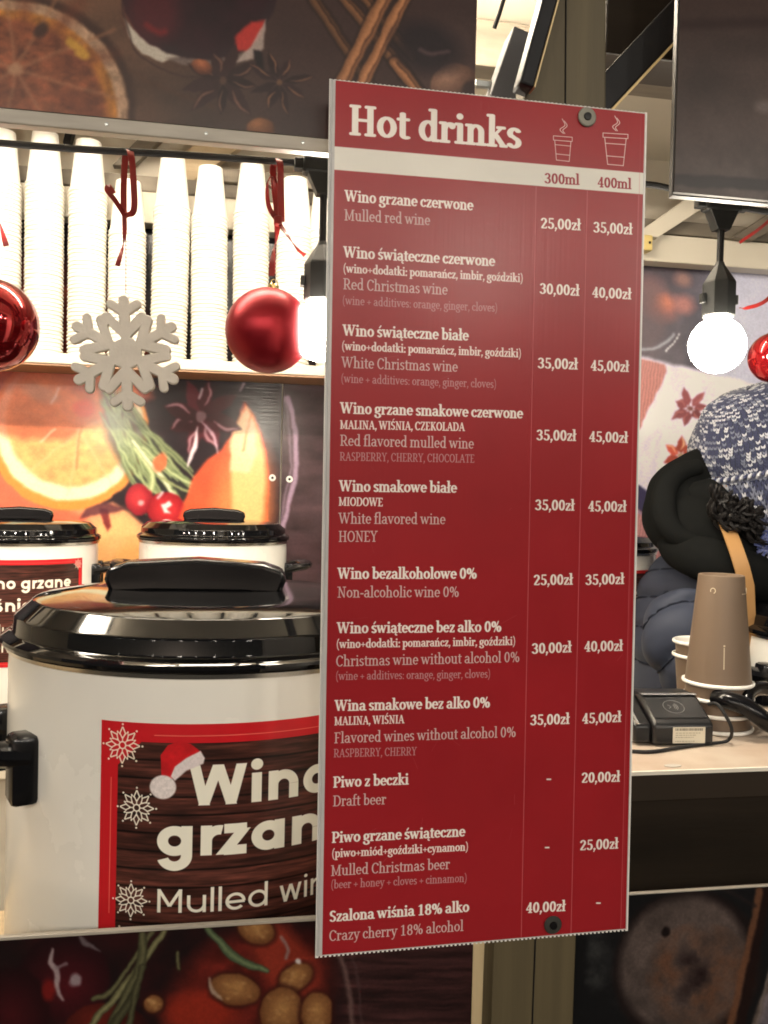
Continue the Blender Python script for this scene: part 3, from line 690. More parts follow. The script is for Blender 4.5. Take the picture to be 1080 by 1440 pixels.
def art_lower_left(s):
    s.fill(C8(34, 20, 22)); n = fbm(s.X/50, s.Y/40, 61, 5); s.lay((n-.4)*1.5, C8(72, 24, 26))
    wood = np.clip((s.X-455)/40, 0, 1); w = fbm(s.X/70, s.Y/5, 71, 5); s.lay(wood, C8(66, 40, 40)); s.c *= (1-wood*.6+wood*1.2*w)[..., None]
    s.ell(350, 1400, 120, 86, -25, C8(118, 38, 30), 30, .9, tex=.6+.8*fbm(s.X/24, s.Y/20, 14)); s.ell(400, 1350, 34, 70, -38, C8(170, 62, 44), 18, .85); s.ell(280, 1425, 50, 30, 0, C8(170, 52, 34), 18, .9)
    s.ball(90, 1375, 66, 60, 0, C8(34, 14, 18), C8(92, 24, 32), .1, .2, 6); s.ball(10, 1420, 60, 60, 0, C8(30, 12, 16), C8(80, 22, 28), .1, .1, 6); s.ball(150, 1450, 60, 40, 0, C8(50, 18, 18), C8(120, 40, 30))
    s.line([(74, 1334), (72, 1352), (80, 1366), (80, 1390), (88, 1406)], 8, C8(196, 178, 180), 3, .9, taper=.6); s.line([(80, 1360), (92, 1356)], 5, C8(150, 130, 136), 3, .8)
    s.ell(106, 1378, 8, 9, 0, C8(170, 150, 156), 5); s.line([(110, 1312), (122, 1328), (140, 1338)], 6, C8(130, 120, 124), 3, .8, taper=.7); s.ell(68, 1393, 9, 14, 0, C8(150, 34, 30), 6, .8)
    for k, (a, b, c, w, v) in enumerate([((238, 1300), (180, 1380), (120, 1450), 10, 1), ((220, 1300), (160, 1390), (132, 1404), 7, .8), ((200, 1312), (196, 1360), (150, 1450), 12, .75), ((190, 1400), (160, 1440), (130, 1480), 14, .6), ((250, 1340), (251, 1360), (252, 1364), 5, .8), ((200, 1360), (190, 1400), (180, 1460), 10, .65)]):
        s.line([a, b, c], w, C8(84, 82, 56)*v, 2, col2=C8(160, 156, 112)*v)
    s.line([(286, 1300), (330, 1346), (376, 1366)], 14, C8(66, 82, 60), 2.5, col2=C8(128, 144, 104), taper=.6)
    for cx, cy, rx, ry, r in ((360, 1308, 26, 20, 20), (330, 1392, 36, 22, 12), (416, 1375, 26, 18, -38), (396, 1422, 30, 34, 20), (445, 1425, 22, 30, 10), (216, 1412, 14, 13, 0)):
        s.ell(cx, cy, rx+4, ry+4, r, C8(60, 24, 20), 6, .8); s.ball(cx, cy, rx, ry, r, C8(108, 62, 36), C8(204, 150, 92), 0, -.1, 3); s.line([(cx-rx*.6, cy-ry*.2), (cx+rx*.1, cy+ry*.1), (cx+rx*.5, cy)], 5, C8(150, 100, 60), 7, .35)
        for q in range(9): s.ell(cx+random.uniform(-.6, .6)*rx, cy+random.uniform(-.6, .6)*ry, 3, 2, r, C8(226, 176, 118), 3, .35)
    s.line([(294, 1376), (298, 1392), (312, 1406)], 6, C8(200, 178, 160), 3, .8, taper=.5); s.line([(395, 1318), (404, 1334), (402, 1348)], 5, C8(176, 160, 160), 3, .7); s.ell(419, 1352, 4, 4, 0, C8(230, 220, 220), 3)
    s.line([(455, 1330), (480, 1350), (492, 1400), (496, 1470)], 7, C8(124, 96, 92), 5, .8); s.line([(470, 1300), (500, 1360), (510, 1470)], 3, C8(100, 76, 76), 4, .6)
    s.grain(.10, 2.5, 8)
def art_lower_right(s):
    s.fill(C8(26, 26, 28)); n = fbm(s.X/30, s.Y/30, 81, 5); s.lay((n-.5)*2.4*np.clip((900-s.X)/90, 0, 1), C8(96, 98, 96))
    s.ell(966, 1362, 104, 112, 20, C8(34, 26, 26), 8); s.ell(962, 1358, 90, 98, 20, C8(92, 80, 76), 14, tex=.7+.6*fbm(s.X/30, s.Y/30, 17))
    m = fbm(s.X/26, s.Y/26, 19, 5); e = np.clip(1-np.hypot((s.X-985)/80, (s.Y-1375)/80), 0, 1); s.lay(np.clip(m-.30, 0, 1)*2.4*e**.5, C8(118, 74, 50)); s.lay(np.clip(.5-m, 0, 1)*3.2*e, C8(40, 26, 26))
    s.ell(936, 1311, 6, 7, 0, C8(28, 20, 20), 3)
    s.line([(1080, 1240), (1062, 1330), (1040, 1450)], 14, C8(36, 22, 20), 4, .95); s.line([(1068, 1250), (1050, 1340), (1026, 1450)], 9, C8(120, 80, 58), 4, .9)
    s.line([(1100, 1330), (1080, 1390), (1060, 1450)], 12, C8(120, 104, 96), 4, .8); s.line([(1110, 1290), (1086, 1350), (1062, 1450)], 3, C8(150, 140, 132), 2, .5); s.line([(1010, 1246), (1040, 1262), (1060, 1274)], 5, C8(44, 36, 36), 4, .8)
    s.poly([(1076, 1400), (1120, 1350), (1120, 1460), (1066, 1440)], C8(150, 140, 150), 6, .7); s.grain(.12, 2.5, 9)
m_trim = mat('pale_trim', (.40, .36, .30), .35, var=.25, vscale=20, stretch=(1, 6, 6))
m_clear = mat('clear_edge', (.035, .032, .03), .5)
r, b = poster('printed_poster', (-200, 669.5, -200, 173, (100, 60, 300, 234)), FY, art_upper_left, 2400, 'dark spice and orange slice poster over the cup shelf', bump=.1, gain=.82)
MB().box(b[0], b[1], -.001, .009, -.0105, -.0005, .001).build('bottom_rail', m_trim, r)
for px in (150, 290, 426): MB().lathe([(0, -.0005), (.0012, -.0005), (.0012, .0003), (0, .0005)], 8).xf(Matrix.Translation((at(px, 185, FY)[0]-r.location[0], -.0012, -.005)) @ Matrix.Rotation(math.pi/2, 4, 'X')).build('staple', mat('zinc'), r)
r, b = poster('printed_poster', (951.5, 1500, -260, 275, (160, 100, 1100, 1012)), FY, art_upper_right, 2200, 'dark smoky brown poster over the right hand lamp', bump=.1, gain=.55)
MB().box(b[0]-.0014, b[0]-.0004, .001, .006, -.002, b[3]).box(b[0]-.0014, b[1], -.001, .006, -.0035, -.0022).build('clear_border', m_clear, r)
for px in (800, 1075): pass
r, b = poster('printed_poster', (-330, 664, 1308.5, 1900, (1350, 1380, 225, 225)), FY, art_lower_left, 2600, 'dark almond and rosemary poster below the large wine pot', bump=.1, gain=.55)
MB().box(b[0], b[1], -.0012, .0035, b[3]+.0003, b[3]+.0026, .0004).build('top_trim', m_trim, r)
r, b = poster('printed_poster', (806.5, 1500, 1253, 1900, (1380, 1380, 985, 985)), FY, art_lower_right, 2200, 'dark wood slice poster under the card terminal counter', bump=.1, gain=.62)
MB().box(b[0], b[1], -.001, .003, b[3]+.0003, b[3]+.0012, .0004).build('top_trim', mat('dull_trim', (.22, .2, .17), .3), r)

# ------------------------------------------------------------------ banners on the back wall
def art_back_left(s):
    s.fill(C8(30, 22, 28)); n = fbm(s.X/40, s.Y/40, 91, 4); s.lay((n-.3)*.8, C8(58, 34, 40))
    s.ell(60, 470, 150, 110, 10, C8(120, 52, 44), 30, .9)
    # lower left glowing fruit
    s.poly([(-60, 660), (20, 665), (90, 700), (130, 712), (160, 706), (205, 740), (215, 800), (210, 900), (-60, 900)], C8(240, 160, 116), 5, tex=.9+.2*fbm(s.X/20, s.Y/20, 3))
    s.poly([(-60, 655), (10, 660), (40, 690), (120, 726), (125, 745), (60, 735), (-60, 720)], C8(226, 96, 74), 12, .7)
    s.ell(165, 790, 42, 70, 0, C8(246, 196, 130), 14, .8); s.ell(185, 800, 26, 40, 0, C8(236, 176, 108), 12, .8); s.poly([(140, 715), (152, 716), (157, 740), (152, 748), (144, 736)], C8(110, 34, 40), 3, .9)
    s.poly([(112, 730), (122, 712), (150, 706), (180, 716), (150, 722)], C8(70, 30, 44), 4, .8)
    # orange half slice
    s.ell(96, 606, 112, 112, 0, C8(238, 150, 70), 3); s.ell(98, 600, 104, 104, 0, C8(255, 240, 200), 5); s.ell(100, 592, 92, 92, 0, C8(238, 178, 112), 7, tex=.8+.36*fbm(s.X/12, s.Y/9, 6))
    for a in (-160, -130, -96, -62, -30, 60, 100, 140):
        s.line([(112, 606), (112+96*math.cos(math.radians(a)), 606+92*math.sin(math.radians(a)))], 2.5, C8(250, 205, 150), 3, .5)
    s.poly([(-60, 400), (200, 400), (214, 560), (130, 596), (90, 620), (40, 618), (4, 614), (-60, 600)], C8(196, 92, 66), 12, .72, tex=.8+.4*fbm(s.X/26, s.Y/16, 16))  # upper slice toned red brown: shelf shade painted into the print
    s.poly([(-60, 400), (150, 430), (128, 560), (70, 530), (-60, 560)], C8(128, 56, 48), 20, .6)
    s.ell(56, 552, 26, 11, 20, C8(170, 116, 96), 8, .6); s.line([(82, 545), (78, 556), (72, 566)], 3, C8(224, 190, 180), 2, .7); s.line([(78, 604), (66, 612), (58, 622)], 3, C8(240, 210, 180), 2, .7)
    s.line([(116, 600), (111, 622), (106, 660)], 2.5, C8(190, 110, 70), 2, .8)
    s.ell(118, 574, 15, 13, 0, C8(214, 84, 66), 6, .8)
    # rosemary
    R = random.Random(4)
    s.poly([(140, 540), (176, 560), (230, 640), (300, 720), (250, 740), (190, 690), (150, 620)], C8(40, 44, 40), 10, .75)
    for k in range(26):
        x0 = 140+R.uniform(-2, 34); y0 = 552+R.uniform(-10, 30); x2 = 205+R.uniform(-10, 105); y2 = 690+R.uniform(-30, 36)
        s.line([(x0, y0), ((x0+x2)/2+R.uniform(-16, 4), (y0+y2)/2+R.uniform(-6, 16)), (x2, y2)], R.uniform(3, 6.5), C8(92, 108, 72)*R.uniform(.7, 1.2), 1.5, .95, .6, col2=C8(190, 204, 150)*R.uniform(.7, 1.1))
    s.line([(188, 630), (214, 668), (208, 706)], 9, C8(128, 148, 96), 1.5, col2=C8(214, 222, 170), taper=.5); s.line([(186, 620), (222, 664), (262, 716)], 8, C8(150, 166, 116), 1.5, col2=C8(240, 240, 214), taper=.5)
    s.line([(200, 628), (250, 670), (290, 688)], 6, C8(110, 128, 84), 1.5, col2=C8(200, 210, 160), taper=.5); s.line([(222, 670), (270, 692), (312, 694)], 4, C8(150, 160, 110), 1.5, .9)
    # cranberries
    s.ball(196, 702, 20, 22, 0, C8(116, 18, 34), C8(226, 62, 66), -.1, -.1); s.ball(234, 716, 27, 25, 0, C8(120, 14, 28), C8(232, 58, 60), 0, 0)
    s.ell(198, 706, 5, 4, 0, C8(255, 200, 200), 3, .8); s.poly([(226, 710), (240, 704), (243, 710), (234, 716), (240, 722), (230, 722)], C8(255, 236, 236), 2, .95)
    s.line([(222, 700), (228, 692)], 4, C8(230, 220, 226), 2, .8)
    # tall orange slice at the right
    s.poly(curve([(344, 566), (360, 590), (372, 626), (378, 670), (376, 720), (366, 790), (240, 800), (262, 700), (284, 655), (318, 625), (344, 566)], 5)[:-1], C8(222, 88, 56), 5, tex=.85+.3*fbm(s.X/30, s.Y/30, 26))
    s.ell(340, 720, 40, 90, 8, C8(240, 140, 84), 30, .9); s.poly(curve([(346, 572), (360, 596), (369, 630), (373, 670), (370, 720), (360, 790), (336, 790), (326, 700), (326, 640), (332, 600), (346, 572)], 5)[:-1], C8(246, 196, 130), 7)
    s.poly([(346, 572), (358, 596), (360, 640), (350, 664), (323, 662), (324, 620), (332, 596)], C8(250, 214, 172), 5, .8); s.line([(352, 584), (347, 610), (342, 634)], 2.5, C8(224, 140, 90), 1.5, .8)
    # star anise
    s.star(283, 586, 64, 13, C8(66, 24, 32), C8(176, 130, 140), 8, 18, .95, 12)
    s.line([(277, 600), (273, 630), (264, 656)], 7, C8(244, 226, 236), 2, .95, taper=.75); s.line([(285, 592), (300, 612), (306, 638)], 5, C8(206, 170, 186), 2, .9, taper=.75)
    s.line([(284, 546), (280, 560)], 3, C8(200, 180, 190), 1.5, .8); s.line([(344, 538), (338, 548)], 4, C8(170, 150, 164), 2, .7)
    s.ell(225, 650, 9, 14, 20, C8(236, 110, 70), 4, .9)
    # glass edge
    s.line([(396, 540), (400, 600), (398, 680), (390, 760)], 3, C8(150, 140, 150), 2, .5)
    s.grain(.05, 2, 8)
def art_back_mid(s):
    s.fill(C8(62, 46, 50)); n = fbm(s.X/60, s.Y/14, 101, 5); s.c *= (.55+.9*n)[..., None]; s.lay((fbm(s.X/90, s.Y/60, 7)-.4)*1.2, C8(92, 74, 80))
    s.line([(404, 560), (414, 600), (415, 660), (406, 710), (386, 780)], 7, C8(176, 150, 176), 2.5, .85); s.line([(400, 560), (408, 620), (407, 670), (392, 740)], 3, C8(150, 130, 150), 2, .7); s.grain(.08, 2, 5)
def art_back_right(s):
    s.fill(C8(70, 70, 84)); n = fbm(s.X/36, s.Y/36, 111, 5); s.lay((n-.35)*1.6, C8(126, 124, 140)); s.lay(np.clip((1010-s.X)/60, 0, 1)*.55, C8(74, 60, 66))
    for cx, cy, r_, c in ((930, 430, 22, (170, 96, 84)), (962, 428, 14, (190, 120, 112)), (915, 405, 20, (130, 96, 96)), (960, 392, 12, (160, 120, 112)), (934, 426, 12, (206, 120, 92))): s.ell(cx, cy, r_, r_*.8, 30, C8(*c), r_*.9, .75)
    s.ell(912, 450, 24, 48, 0, C8(86, 66, 70), 16, .6)
    # lit glass and paper
    s.poly([(1030, 300), (1400, 300), (1400, 800), (1000, 640), (1000, 520)], C8(214, 216, 240), 30, .8)
    s.line([(880, 482), (905, 492), (928, 488), (948, 470)], 4, C8(180, 186, 196), 3, .7)
    for k in range(7): s.ell(938+3.0*k, 494-3.2*k-.3*k*k*.4, 1.6, 2.2, 30, C8(235, 236, 240), 1, .9)
    s.poly([(880, 496), (960, 515), (1060, 540), (1060, 980), (880, 980)], C8(222, 214, 236), 6, tex=.9+.2*fbm(s.X/20, s.Y/40, 33))
    bur = .85+.3*(np.sin((s.X+.1*s.Y)*1.55)*.5+.5)*1.0
    s.poly([(880, 500), (935, 512), (938, 520), (902, 600), (880, 640)], C8(178, 118, 112), 3, tex=bur)
    s.poly([(880, 690), (940, 730), (960, 745), (960, 980), (880, 980)], C8(186, 132, 134), 3, tex=bur); s.poly([(880, 676), (905, 686), (940, 706), (940, 730), (905, 722), (880, 704)], C8(58, 54, 82), 3)
    s.line([(880, 712), (930, 736)], 3, C8(150, 130, 160), 1.5, .8)
    s.star(970, 574, 30, 6, C8(120, 62, 66), C8(170, 100, 96), 7, 0, 1, 3); s.star(958, 642, 34, 7, C8(152, 66, 52), C8(236, 190, 150), 7, 12, 1, 8)
    s.line([(900, 640), (925, 610), (915, 700)], 6, C8(196, 188, 220), 8, .5); s.grain(.05, 2, 5)
r, b = poster('wall_banner', (-330, 395, 292, 900, (600, 620, 225, 225)), BW, art_back_left, 900, 'glossy orange and rosemary banner behind the rear pots', th=.005, rough=.22, bump=.35, bstretch=(.15, 1, 3), bscale=90, gain=.95, bdist=.0006, cat='banner')
def ring(parent, px, py, n=0):
    p = at(px, py, BW); l = parent.location
    o = MB().lathe([(.0022, 0), (.0030, .0012), (.0055, .0012), (.0062, 0), (.0055, -.001)], 16, cap0=False, cap1=False).xf(Matrix.Translation((p[0]-l[0], -.001, p[2]-l[2])) @ Matrix.Rotation(math.pi/2, 4, 'X')).build('eyelet', mat('white_plastic', (.82, .8, .76), .35), parent, smooth=True)
    MB().lathe([(0, .0004), (.0024, .0004), (.0024, 0)], 10, cap0=False, cap1=False).xf(Matrix.Translation((p[0]-l[0], -.0012, p[2]-l[2])) @ Matrix.Rotation(math.pi/2, 4, 'X')).build('screw', m_blackwood, o)
ring(r, 383, 672)
r, b = poster('wall_banner', (397, 840, 306, 900, (620, 620, 430, 430)), BW-.001, art_back_mid, 900, 'dark plum wood banner partly behind the menu board', th=.005, rough=.22, bump=.35, bstretch=(.15, 1, 3), bscale=90, gain=.95, bdist=.0006, cat='banner')
ring(r, 407, 674)
r, b = poster('wall_banner', (842, 1500, 366, 1000, (620, 620, 990, 990)), BW, art_back_right, 900, 'pale blurred spice banner behind the seller', th=.005, rough=.25, bump=.3, bstretch=(.15, 1, 3), bscale=90, gain=1.25, bdist=.0006, cat='banner')

# ------------------------------------------------------------------ menu board
SY = .612
m_flute = mat('clear_plastic', (.82, .80, .78), .25, trans=.35)
TL, TR, BR, BL = (472, 113), (907, 160), (880, 1306), (453, 1343)
Q = [at(*p, SY) for p in (TL, TR, BR, BL)]
xa, xb = min(q[0] for q in Q), max(q[0] for q in Q); za, zb = min(q[2] for q in Q), max(q[2] for q in Q)
CW = 1300; CH = int(CW*(zb-za)/(xb-xa))
def cv(px, py):
    p = at(px, py, SY); return ((p[0]-xa)/(xb-xa)*CW, (zb-p[2])/(zb-za)*CH)
KP = CW/((xb-xa)/(at(541, 720, SY)[0]-at(540, 720, SY)[0]))        # canvas pixels per photo pixel
gy, gx = np.mgrid[0:CH, 0:CW]
can = np.zeros((CH, CW, 3)); can[:] = C8(148, 33, 39)
can *= (1+.05*(fbm(gx/160, gy/200, 5)-.5))[..., None]
INK = C8(236, 228, 220); INK2 = C8(206, 186, 182); INK3 = C8(190, 150, 152)
def band(p, col):
    P = [cv(*q) for q in p]; a = Art(gx+.5, gy+.5); x0 = 0
    ya = int(min(q[1] for q in P))-3; yb = int(max(q[1] for q in P))+4; xa_ = max(0, int(min(q[0] for q in P))-3); xb_ = min(CW, int(max(q[0] for q in P))+4)
    a = Art(gx[ya:yb, xa_:xb_]+.5, gy[ya:yb, xa_:xb_]+.5); a.c = can[ya:yb, xa_:xb_].copy(); a.poly(P, col, 2); can[ya:yb, xa_:xb_] = a.c
band([(462, 205), (915, 244), (913, 274), (462, 238)], C8(222, 218, 208))
def ln(p, q, w, col, al):
    P, Q_ = cv(*p), cv(*q); xa_ = max(0, int(min(P[0], Q_[0])-6)); xb_ = min(CW, int(max(P[0], Q_[0])+6)); ya = max(0, int(min(P[1], Q_[1])-6)); yb = min(CH, int(max(P[1], Q_[1])+6))
    a = Art(gx[ya:yb, xa_:xb_]+.5, gy[ya:yb, xa_:xb_]+.5); a.c = can[ya:yb, xa_:xb_].copy(); a.line([P, Q_], w, col, 1.2, al); can[ya:yb, xa_:xb_] = a.c
ln((754, 263), (733, 1318), 2.2, C8(206, 120, 124), .75); ln((826, 268), (803, 1312), 2.2, C8(206, 120, 124), .75)
ln((898, 274), (873, 1305), 2.2, C8(206, 120, 124), .6); ln((901.5, 162), (875.5, 1305), 1.6, C8(190, 80, 90), .5)
def tx(s, l, r, cap, col=INK, bold=True, al=1.0): write(can, s, cv(*l), cv(*r), cap*KP, col, bold, al)
tx('Hot drinks', (490, 189), (733, 209), 40)
B, R_, Sm = 15.2, 15.0, 11.6
LINES = [('Wino grzane czerwone', 484.7, 283, 665.5, 296, 'b'), ('Mulled red wine', 483.8, 309.8, 605, 317, 'r'), ('Wino świąteczne czerwone', 483, 362, 696, 374.5, 'b'),
 ('(wino+dodatki: pomarańcz, imbir, goździki)', 482, 383, 736, 397, 's'), ('Red Christmas wine', 482.4, 406.7, 629.5, 414.7, 'r'), ('(wine + additives: orange, ginger, cloves)', 481, 428, 700, 438.7, 't'),
 ('Wino świąteczne białe', 482, 472, 659, 479, 'b'), ('(wino+dodatki: pomarańcz, imbir, goździki)', 480, 492, 733.5, 502.7, 's'), ('White Christmas wine', 480, 517, 643.8, 523, 'r'), ('(wine + additives: orange, ginger, cloves)', 479, 537.8, 698.4, 545.8, 't'),
 ('Wino grzane smakowe czerwone', 478.4, 581.3, 735.3, 588.4, 'b'), ('MALINA, WIŚNIA, CZEKOLADA', 478, 603, 653.6, 606, 's'), ('Red flavored mulled wine', 478, 626.7, 666.4, 631, 'r'), ('RASPBERRY, CHERRY, CHOCOLATE', 477.6, 647.6, 667.3, 650.7, 't'),
 ('Wino smakowe białe', 477, 691, 642.4, 693, 'b'), ('MIODOWE', 476, 711, 538.4, 712, 's'), ('White flavored wine', 476, 736.4, 626.4, 737.3, 'r'), ('HONEY', 475.8, 762, 531, 761.8, 'h'),
 ('Wino bezalkoholowe 0%', 474.7, 814, 670.7, 813.8, 'b'), ('Non-alcoholic wine 0%', 474, 840.4, 645.8, 839.6, 'r'), ('Wino świąteczne bez alko 0%', 473.8, 890.7, 705.3, 888.4, 'b'),
 ('(wino+dodatki: pomarańcz, imbir, goździki)', 472.4, 911.5, 725.3, 907, 's'), ('Christmas wine without alcohol 0%', 472, 937.3, 731, 931, 'r'), ('(wine + additives: orange, ginger, cloves)', 471.5, 956.4, 690, 953, 't'),
 ('Wina smakowe bez alko 0%', 470.7, 1000, 689.3, 995, 'b'), ('MALINA, WIŚNIA', 470, 1020, 568.4, 1017, 's'), ('Flavored wines without alcohol 0%', 469.8, 1045.3, 725.8, 1036.4, 'r'), ('RASPBERRY, CHERRY', 469, 1065, 586, 1062, 't'),
 ('Piwo z beczki', 468.4, 1107.6, 574.7, 1103, 'b'), ('Draft beer', 468, 1134, 543, 1131, 'r'), ('Piwo grzane świąteczne', 466.4, 1185.3, 654, 1176, 'b'), ('(piwo+miód+goździki+cynamon)', 466, 1206, 659, 1196, 's'),
 ('Mulled Christmas beer', 465, 1232, 632.7, 1222, 'r'), ('(beer + honey + cloves + cinnamon)', 464.7, 1249.8, 657, 1240, 't'), ('Szalona wiśnia 18% alko', 463.3, 1296.4, 659.8, 1282, 'b'), ('Crazy cherry 18% alcohol', 462.4, 1323.6, 651.8, 1309, 'r')]
for s_, x0, y0, x1, y1, k in LINES:
    if k == 'b': tx(s_, (x0, y0), (x1, y1), B)
    elif k == 'r': tx(s_, (x0, y0), (x1, y1), R_, INK2, False, .95)
    elif k == 's': tx(s_, (x0, y0), (x1, y1), Sm, INK, True, .95)
    elif k == 't': tx(s_, (x0, y0), (x1, y1), Sm, INK3, False, .9)
    else: tx(s_, (x0, y0), (x1, y1), 15, INK2, False, .95)
PR = [('25,00zł', 760, 321, 817, 324), ('35,00zł', 834, 326.7, 889.6, 329.8), ('30,00zł', 758.4, 413, 815, 416), ('40,00zł', 832, 418, 888, 421), ('35,00zł', 755.8, 517.8, 812.7, 519.6), ('45,00zł', 830, 521, 884.7, 523),
 ('35,00zł', 754, 619, 810.4, 620), ('45,00zł', 827.8, 621, 883, 622.7), ('35,00zł', 752, 717.3, 808, 718), ('45,00zł', 826.4, 719, 881, 719.6), ('25,00zł', 750, 823, 805.8, 822), ('35,00zł', 823, 822.7, 878, 821),
 ('30,00zł', 747.6, 919.6, 804, 917), ('40,00zł', 821, 916.4, 876, 915), ('35,00zł', 745.3, 1020, 801, 1017.8), ('45,00zł', 818, 1017.8, 873.8, 1015), ('20,00zł', 817.3, 1101, 872, 1099), ('25,00zł', 815, 1196, 869.6, 1193), ('40,00zł', 739, 1284, 795.3, 1281),
 ('-', 768, 1101, 775, 1101), ('-', 765.5, 1197, 772.5, 1197), ('-', 837.5, 1275, 844.5, 1275)]
for s_, x0, y0, x1, y1 in PR: tx(s_, (x0, y0), (x1, y1), 15)
tx('300ml', (765.6, 257.8), (815, 260), 14.5, C8(150, 40, 52)); tx('400ml', (839.8, 263), (888, 266), 14.5, C8(150, 40, 52))
def cup_icon(cx, top, bot, w0, w1, lw):
    s = lambda *P: [ln(P[i], P[i+1], lw, INK, .95) for i in range(len(P)-1)]
    t = top; dx = (top-bot)*.02
    s((cx-w0, t), (cx+w0, t+2)); s((cx-w0*.94, t+6), (cx+w0*.94, t+8)); s((cx-w0, t), (cx-w0, t+6)); s((cx+w0, t+2), (cx+w0, t+8))
    s((cx-w0*.86, t+7), (cx-w1, bot)); s((cx+w0*.86, t+8), (cx+w1, bot+2)); s((cx-w1, bot), (cx+w1, bot+2))
    f = lambda k: w0*.86+(w1-w0*.86)*k
    for k in (.2, .68): s((cx-f(k), t+7+(bot-t-7)*k), (cx+f(k), t+9+(bot-t-7)*k))
    P = curve([(cx+1, t-3), (cx-4, t-9), (cx+3, t-15), (cx-1, t-24)], 5); s(*P); P = curve([(cx+3, t-3), (cx, t-8), (cx+6, t-14), (cx+2, t-21)], 5); s(*P)
cup_icon(791.5, 191, 225, 13.2, 9, 2.2); cup_icon(865.5, 187, 231, 17.5, 11, 2.6)
R = random.Random(12)
for k in range(34):
    x = R.uniform(475, 885); y = R.uniform(190, 1290); an = R.uniform(0, 6.28); l_ = R.uniform(4, 26)
    ln((x, y), (x+l_*math.cos(an), y+l_*math.sin(an)), R.uniform(1.0, 2.0), C8(196, 120, 124), R.uniform(.12, .35))
can *= (1+.10*(fbm(gx/420, gy/300, 77, 4)-.5))[..., None]
m_menu = print_mat('menu_print', can, .27, .25, (1, 1, .02), 420, 1.0, .0004)
mr = empty('menu_board', tuple((Q[2]+Q[3])/2)); tag(mr, 'tall red and white drinks price board screwed to the post', 'menu board')
ol = mr.location
loc = lambda p: (p[0]-ol[0], p[1]-ol[1], p[2]-ol[2])
me = bpy.data.meshes.new('printed_sheet'); me.from_pydata([loc(Q[i]) for i in (3, 2, 1, 0)], [], [(0, 1, 2, 3)])
uvl = me.uv_layers.new(name='uv')
for i, k in enumerate((3, 2, 1, 0)): uvl.data[i].uv = ((Q[k][0]-xa)/(xb-xa), (Q[k][2]-za)/(zb-za))
me.materials.append(m_menu); o = bpy.data.objects.new('printed_sheet', me); COL.objects.link(o); o.parent = mr
# twin wall sheet: front skin, back skin, flutes whose open ends show below the print
E4 = [at(465.5, 111, SY), at(909, 158.5, SY), at(882, 1307.5, SY), at(445.5, 1345.5, SY)]
def skin(y0, y1, name, c=E4, m=m_flute): return MB().prism([(p[0]-ol[0], p[2]-ol[2]) for p in c], y0-ol[1], y1-ol[1]).build(name, m, mr)
skin(SY+.0004, SY+.0008, 'front_skin'); skin(SY+.0040, SY+.0044, 'back_skin')
fl = MB(); NF = 74
top = lambda t: E4[0]+(E4[1]-E4[0])*t
bot = lambda t: E4[3]+(E4[2]-E4[3])*t
for k in range(NF+1):
    t = k/NF; a, b_ = top(t), bot(t); h = .0007 if 0 < k < NF else .0010
    e = .0013
    vs = [(x-ol[0], y-ol[1], z-ol[2]) for x, z, in ((b_[0], b_[2]-e), (a[0], a[2]+e*.35)) for y in (SY+.0009, SY+.0039) for x in (x-h, x+h)]
    fl.add(vs, [(0, 1, 3, 2), (4, 6, 7, 5), (0, 4, 5, 1), (2, 3, 7, 6), (0, 2, 6, 4), (1, 5, 7, 3)])
fl.build('flute_ribs', mat('white_plastic'), mr)['kind'] = 'stuff'
MB().tube([loc(at(466.5, 112, SY-.0005)), loc(at(446.5, 1344, SY-.0005))], .0011, 6).build('edge_bead', mat('glossy_clear', (.8, .8, .8), .08, trans=.4), mr)
for (px, py, rr, c, lb) in ((825, 165, .0068, (.23, .22, .18), 'grey washer screw at the top'), (777, 1300, .0066, (.035, .035, .03), 'dark washer screw at the bottom')):
    p = at(px, py, SY-.0005); rot = Matrix.Translation(loc(p)) @ Matrix.Rotation(math.pi/2, 4, 'X')
    w = MB().lathe([(0, .0004), (rr, .0004), (rr*1.02, .0009), (rr*.92, .0016), (rr*.5, .0019), (0, .0019)], 24).xf(rot).build('washer', mat('washer_%d' % py, c, .5, bump=.3, bscale=300), mr, smooth=True)
    w['label'] = lb
    MB().lathe([(0, .0019), (.0030, .0019), (.0026, .0030), (0, .0032)], 12).xf(rot).build('screw', mat('black_screw', (.01, .01, .01), .4, metal=.5), w, smooth=True)

# ------------------------------------------------------------------ counters
CTZ = at(985, 1082.5, .79)[2]
m_ctop = mat('laminate', (.40, .30, .23), .35, var=.25, vscale=14, col2=(.52, .44, .36), smudge=.3)
ct = empty('serving_counter', (1.2, .9, 0)); tag(ct, 'pale counter with dark front under the card terminal', 'counter')
xl = at(800, 1080, .79)[0]
MB().box(xl-1.2, 1.7, -.108, .12, CTZ-.028, CTZ, .0).build('top', m_ctop, ct)
MB().box(xl-1.2, 1.7, -.1112, -.1082, CTZ-.0032, CTZ+.0004).build('edge_strip', mat('cream_edge', (.8, .76, .66), .4), ct)
MB().box(xl-1.2, 1.7, -.1105, -.1082, CTZ-.028, CTZ-.0035).build('edge_band', mat('dark_edge', (.03, .022, .016), .35), ct)
MB().box(xl-1.2, 1.7, -.104, -.088, .1, CTZ-.029).build('front_panel', m_dark, ct)
tr = at(960, 1088, .79)
lc = empty('pot_counter', (-.4, .9, 0)); tag(lc, 'low counter carrying the large wine pot', 'counter')
MB().box(-1.15, .62, -.235, .17, .985, 1.01, .002).build('top', m_woodh, lc)
MB().box(-1.1, .6, -.2, .15, .1, .984).build('cabinet', m_white, lc)
lc = empty('pot_counter', (1.2, 1.14, -.008)); tag(lc, 'inner counter under the right edge pot', 'counter')
MB().box(-.55, 1.7, -.115, .11, .955, .98, .002).build('top', m_woodh, lc)
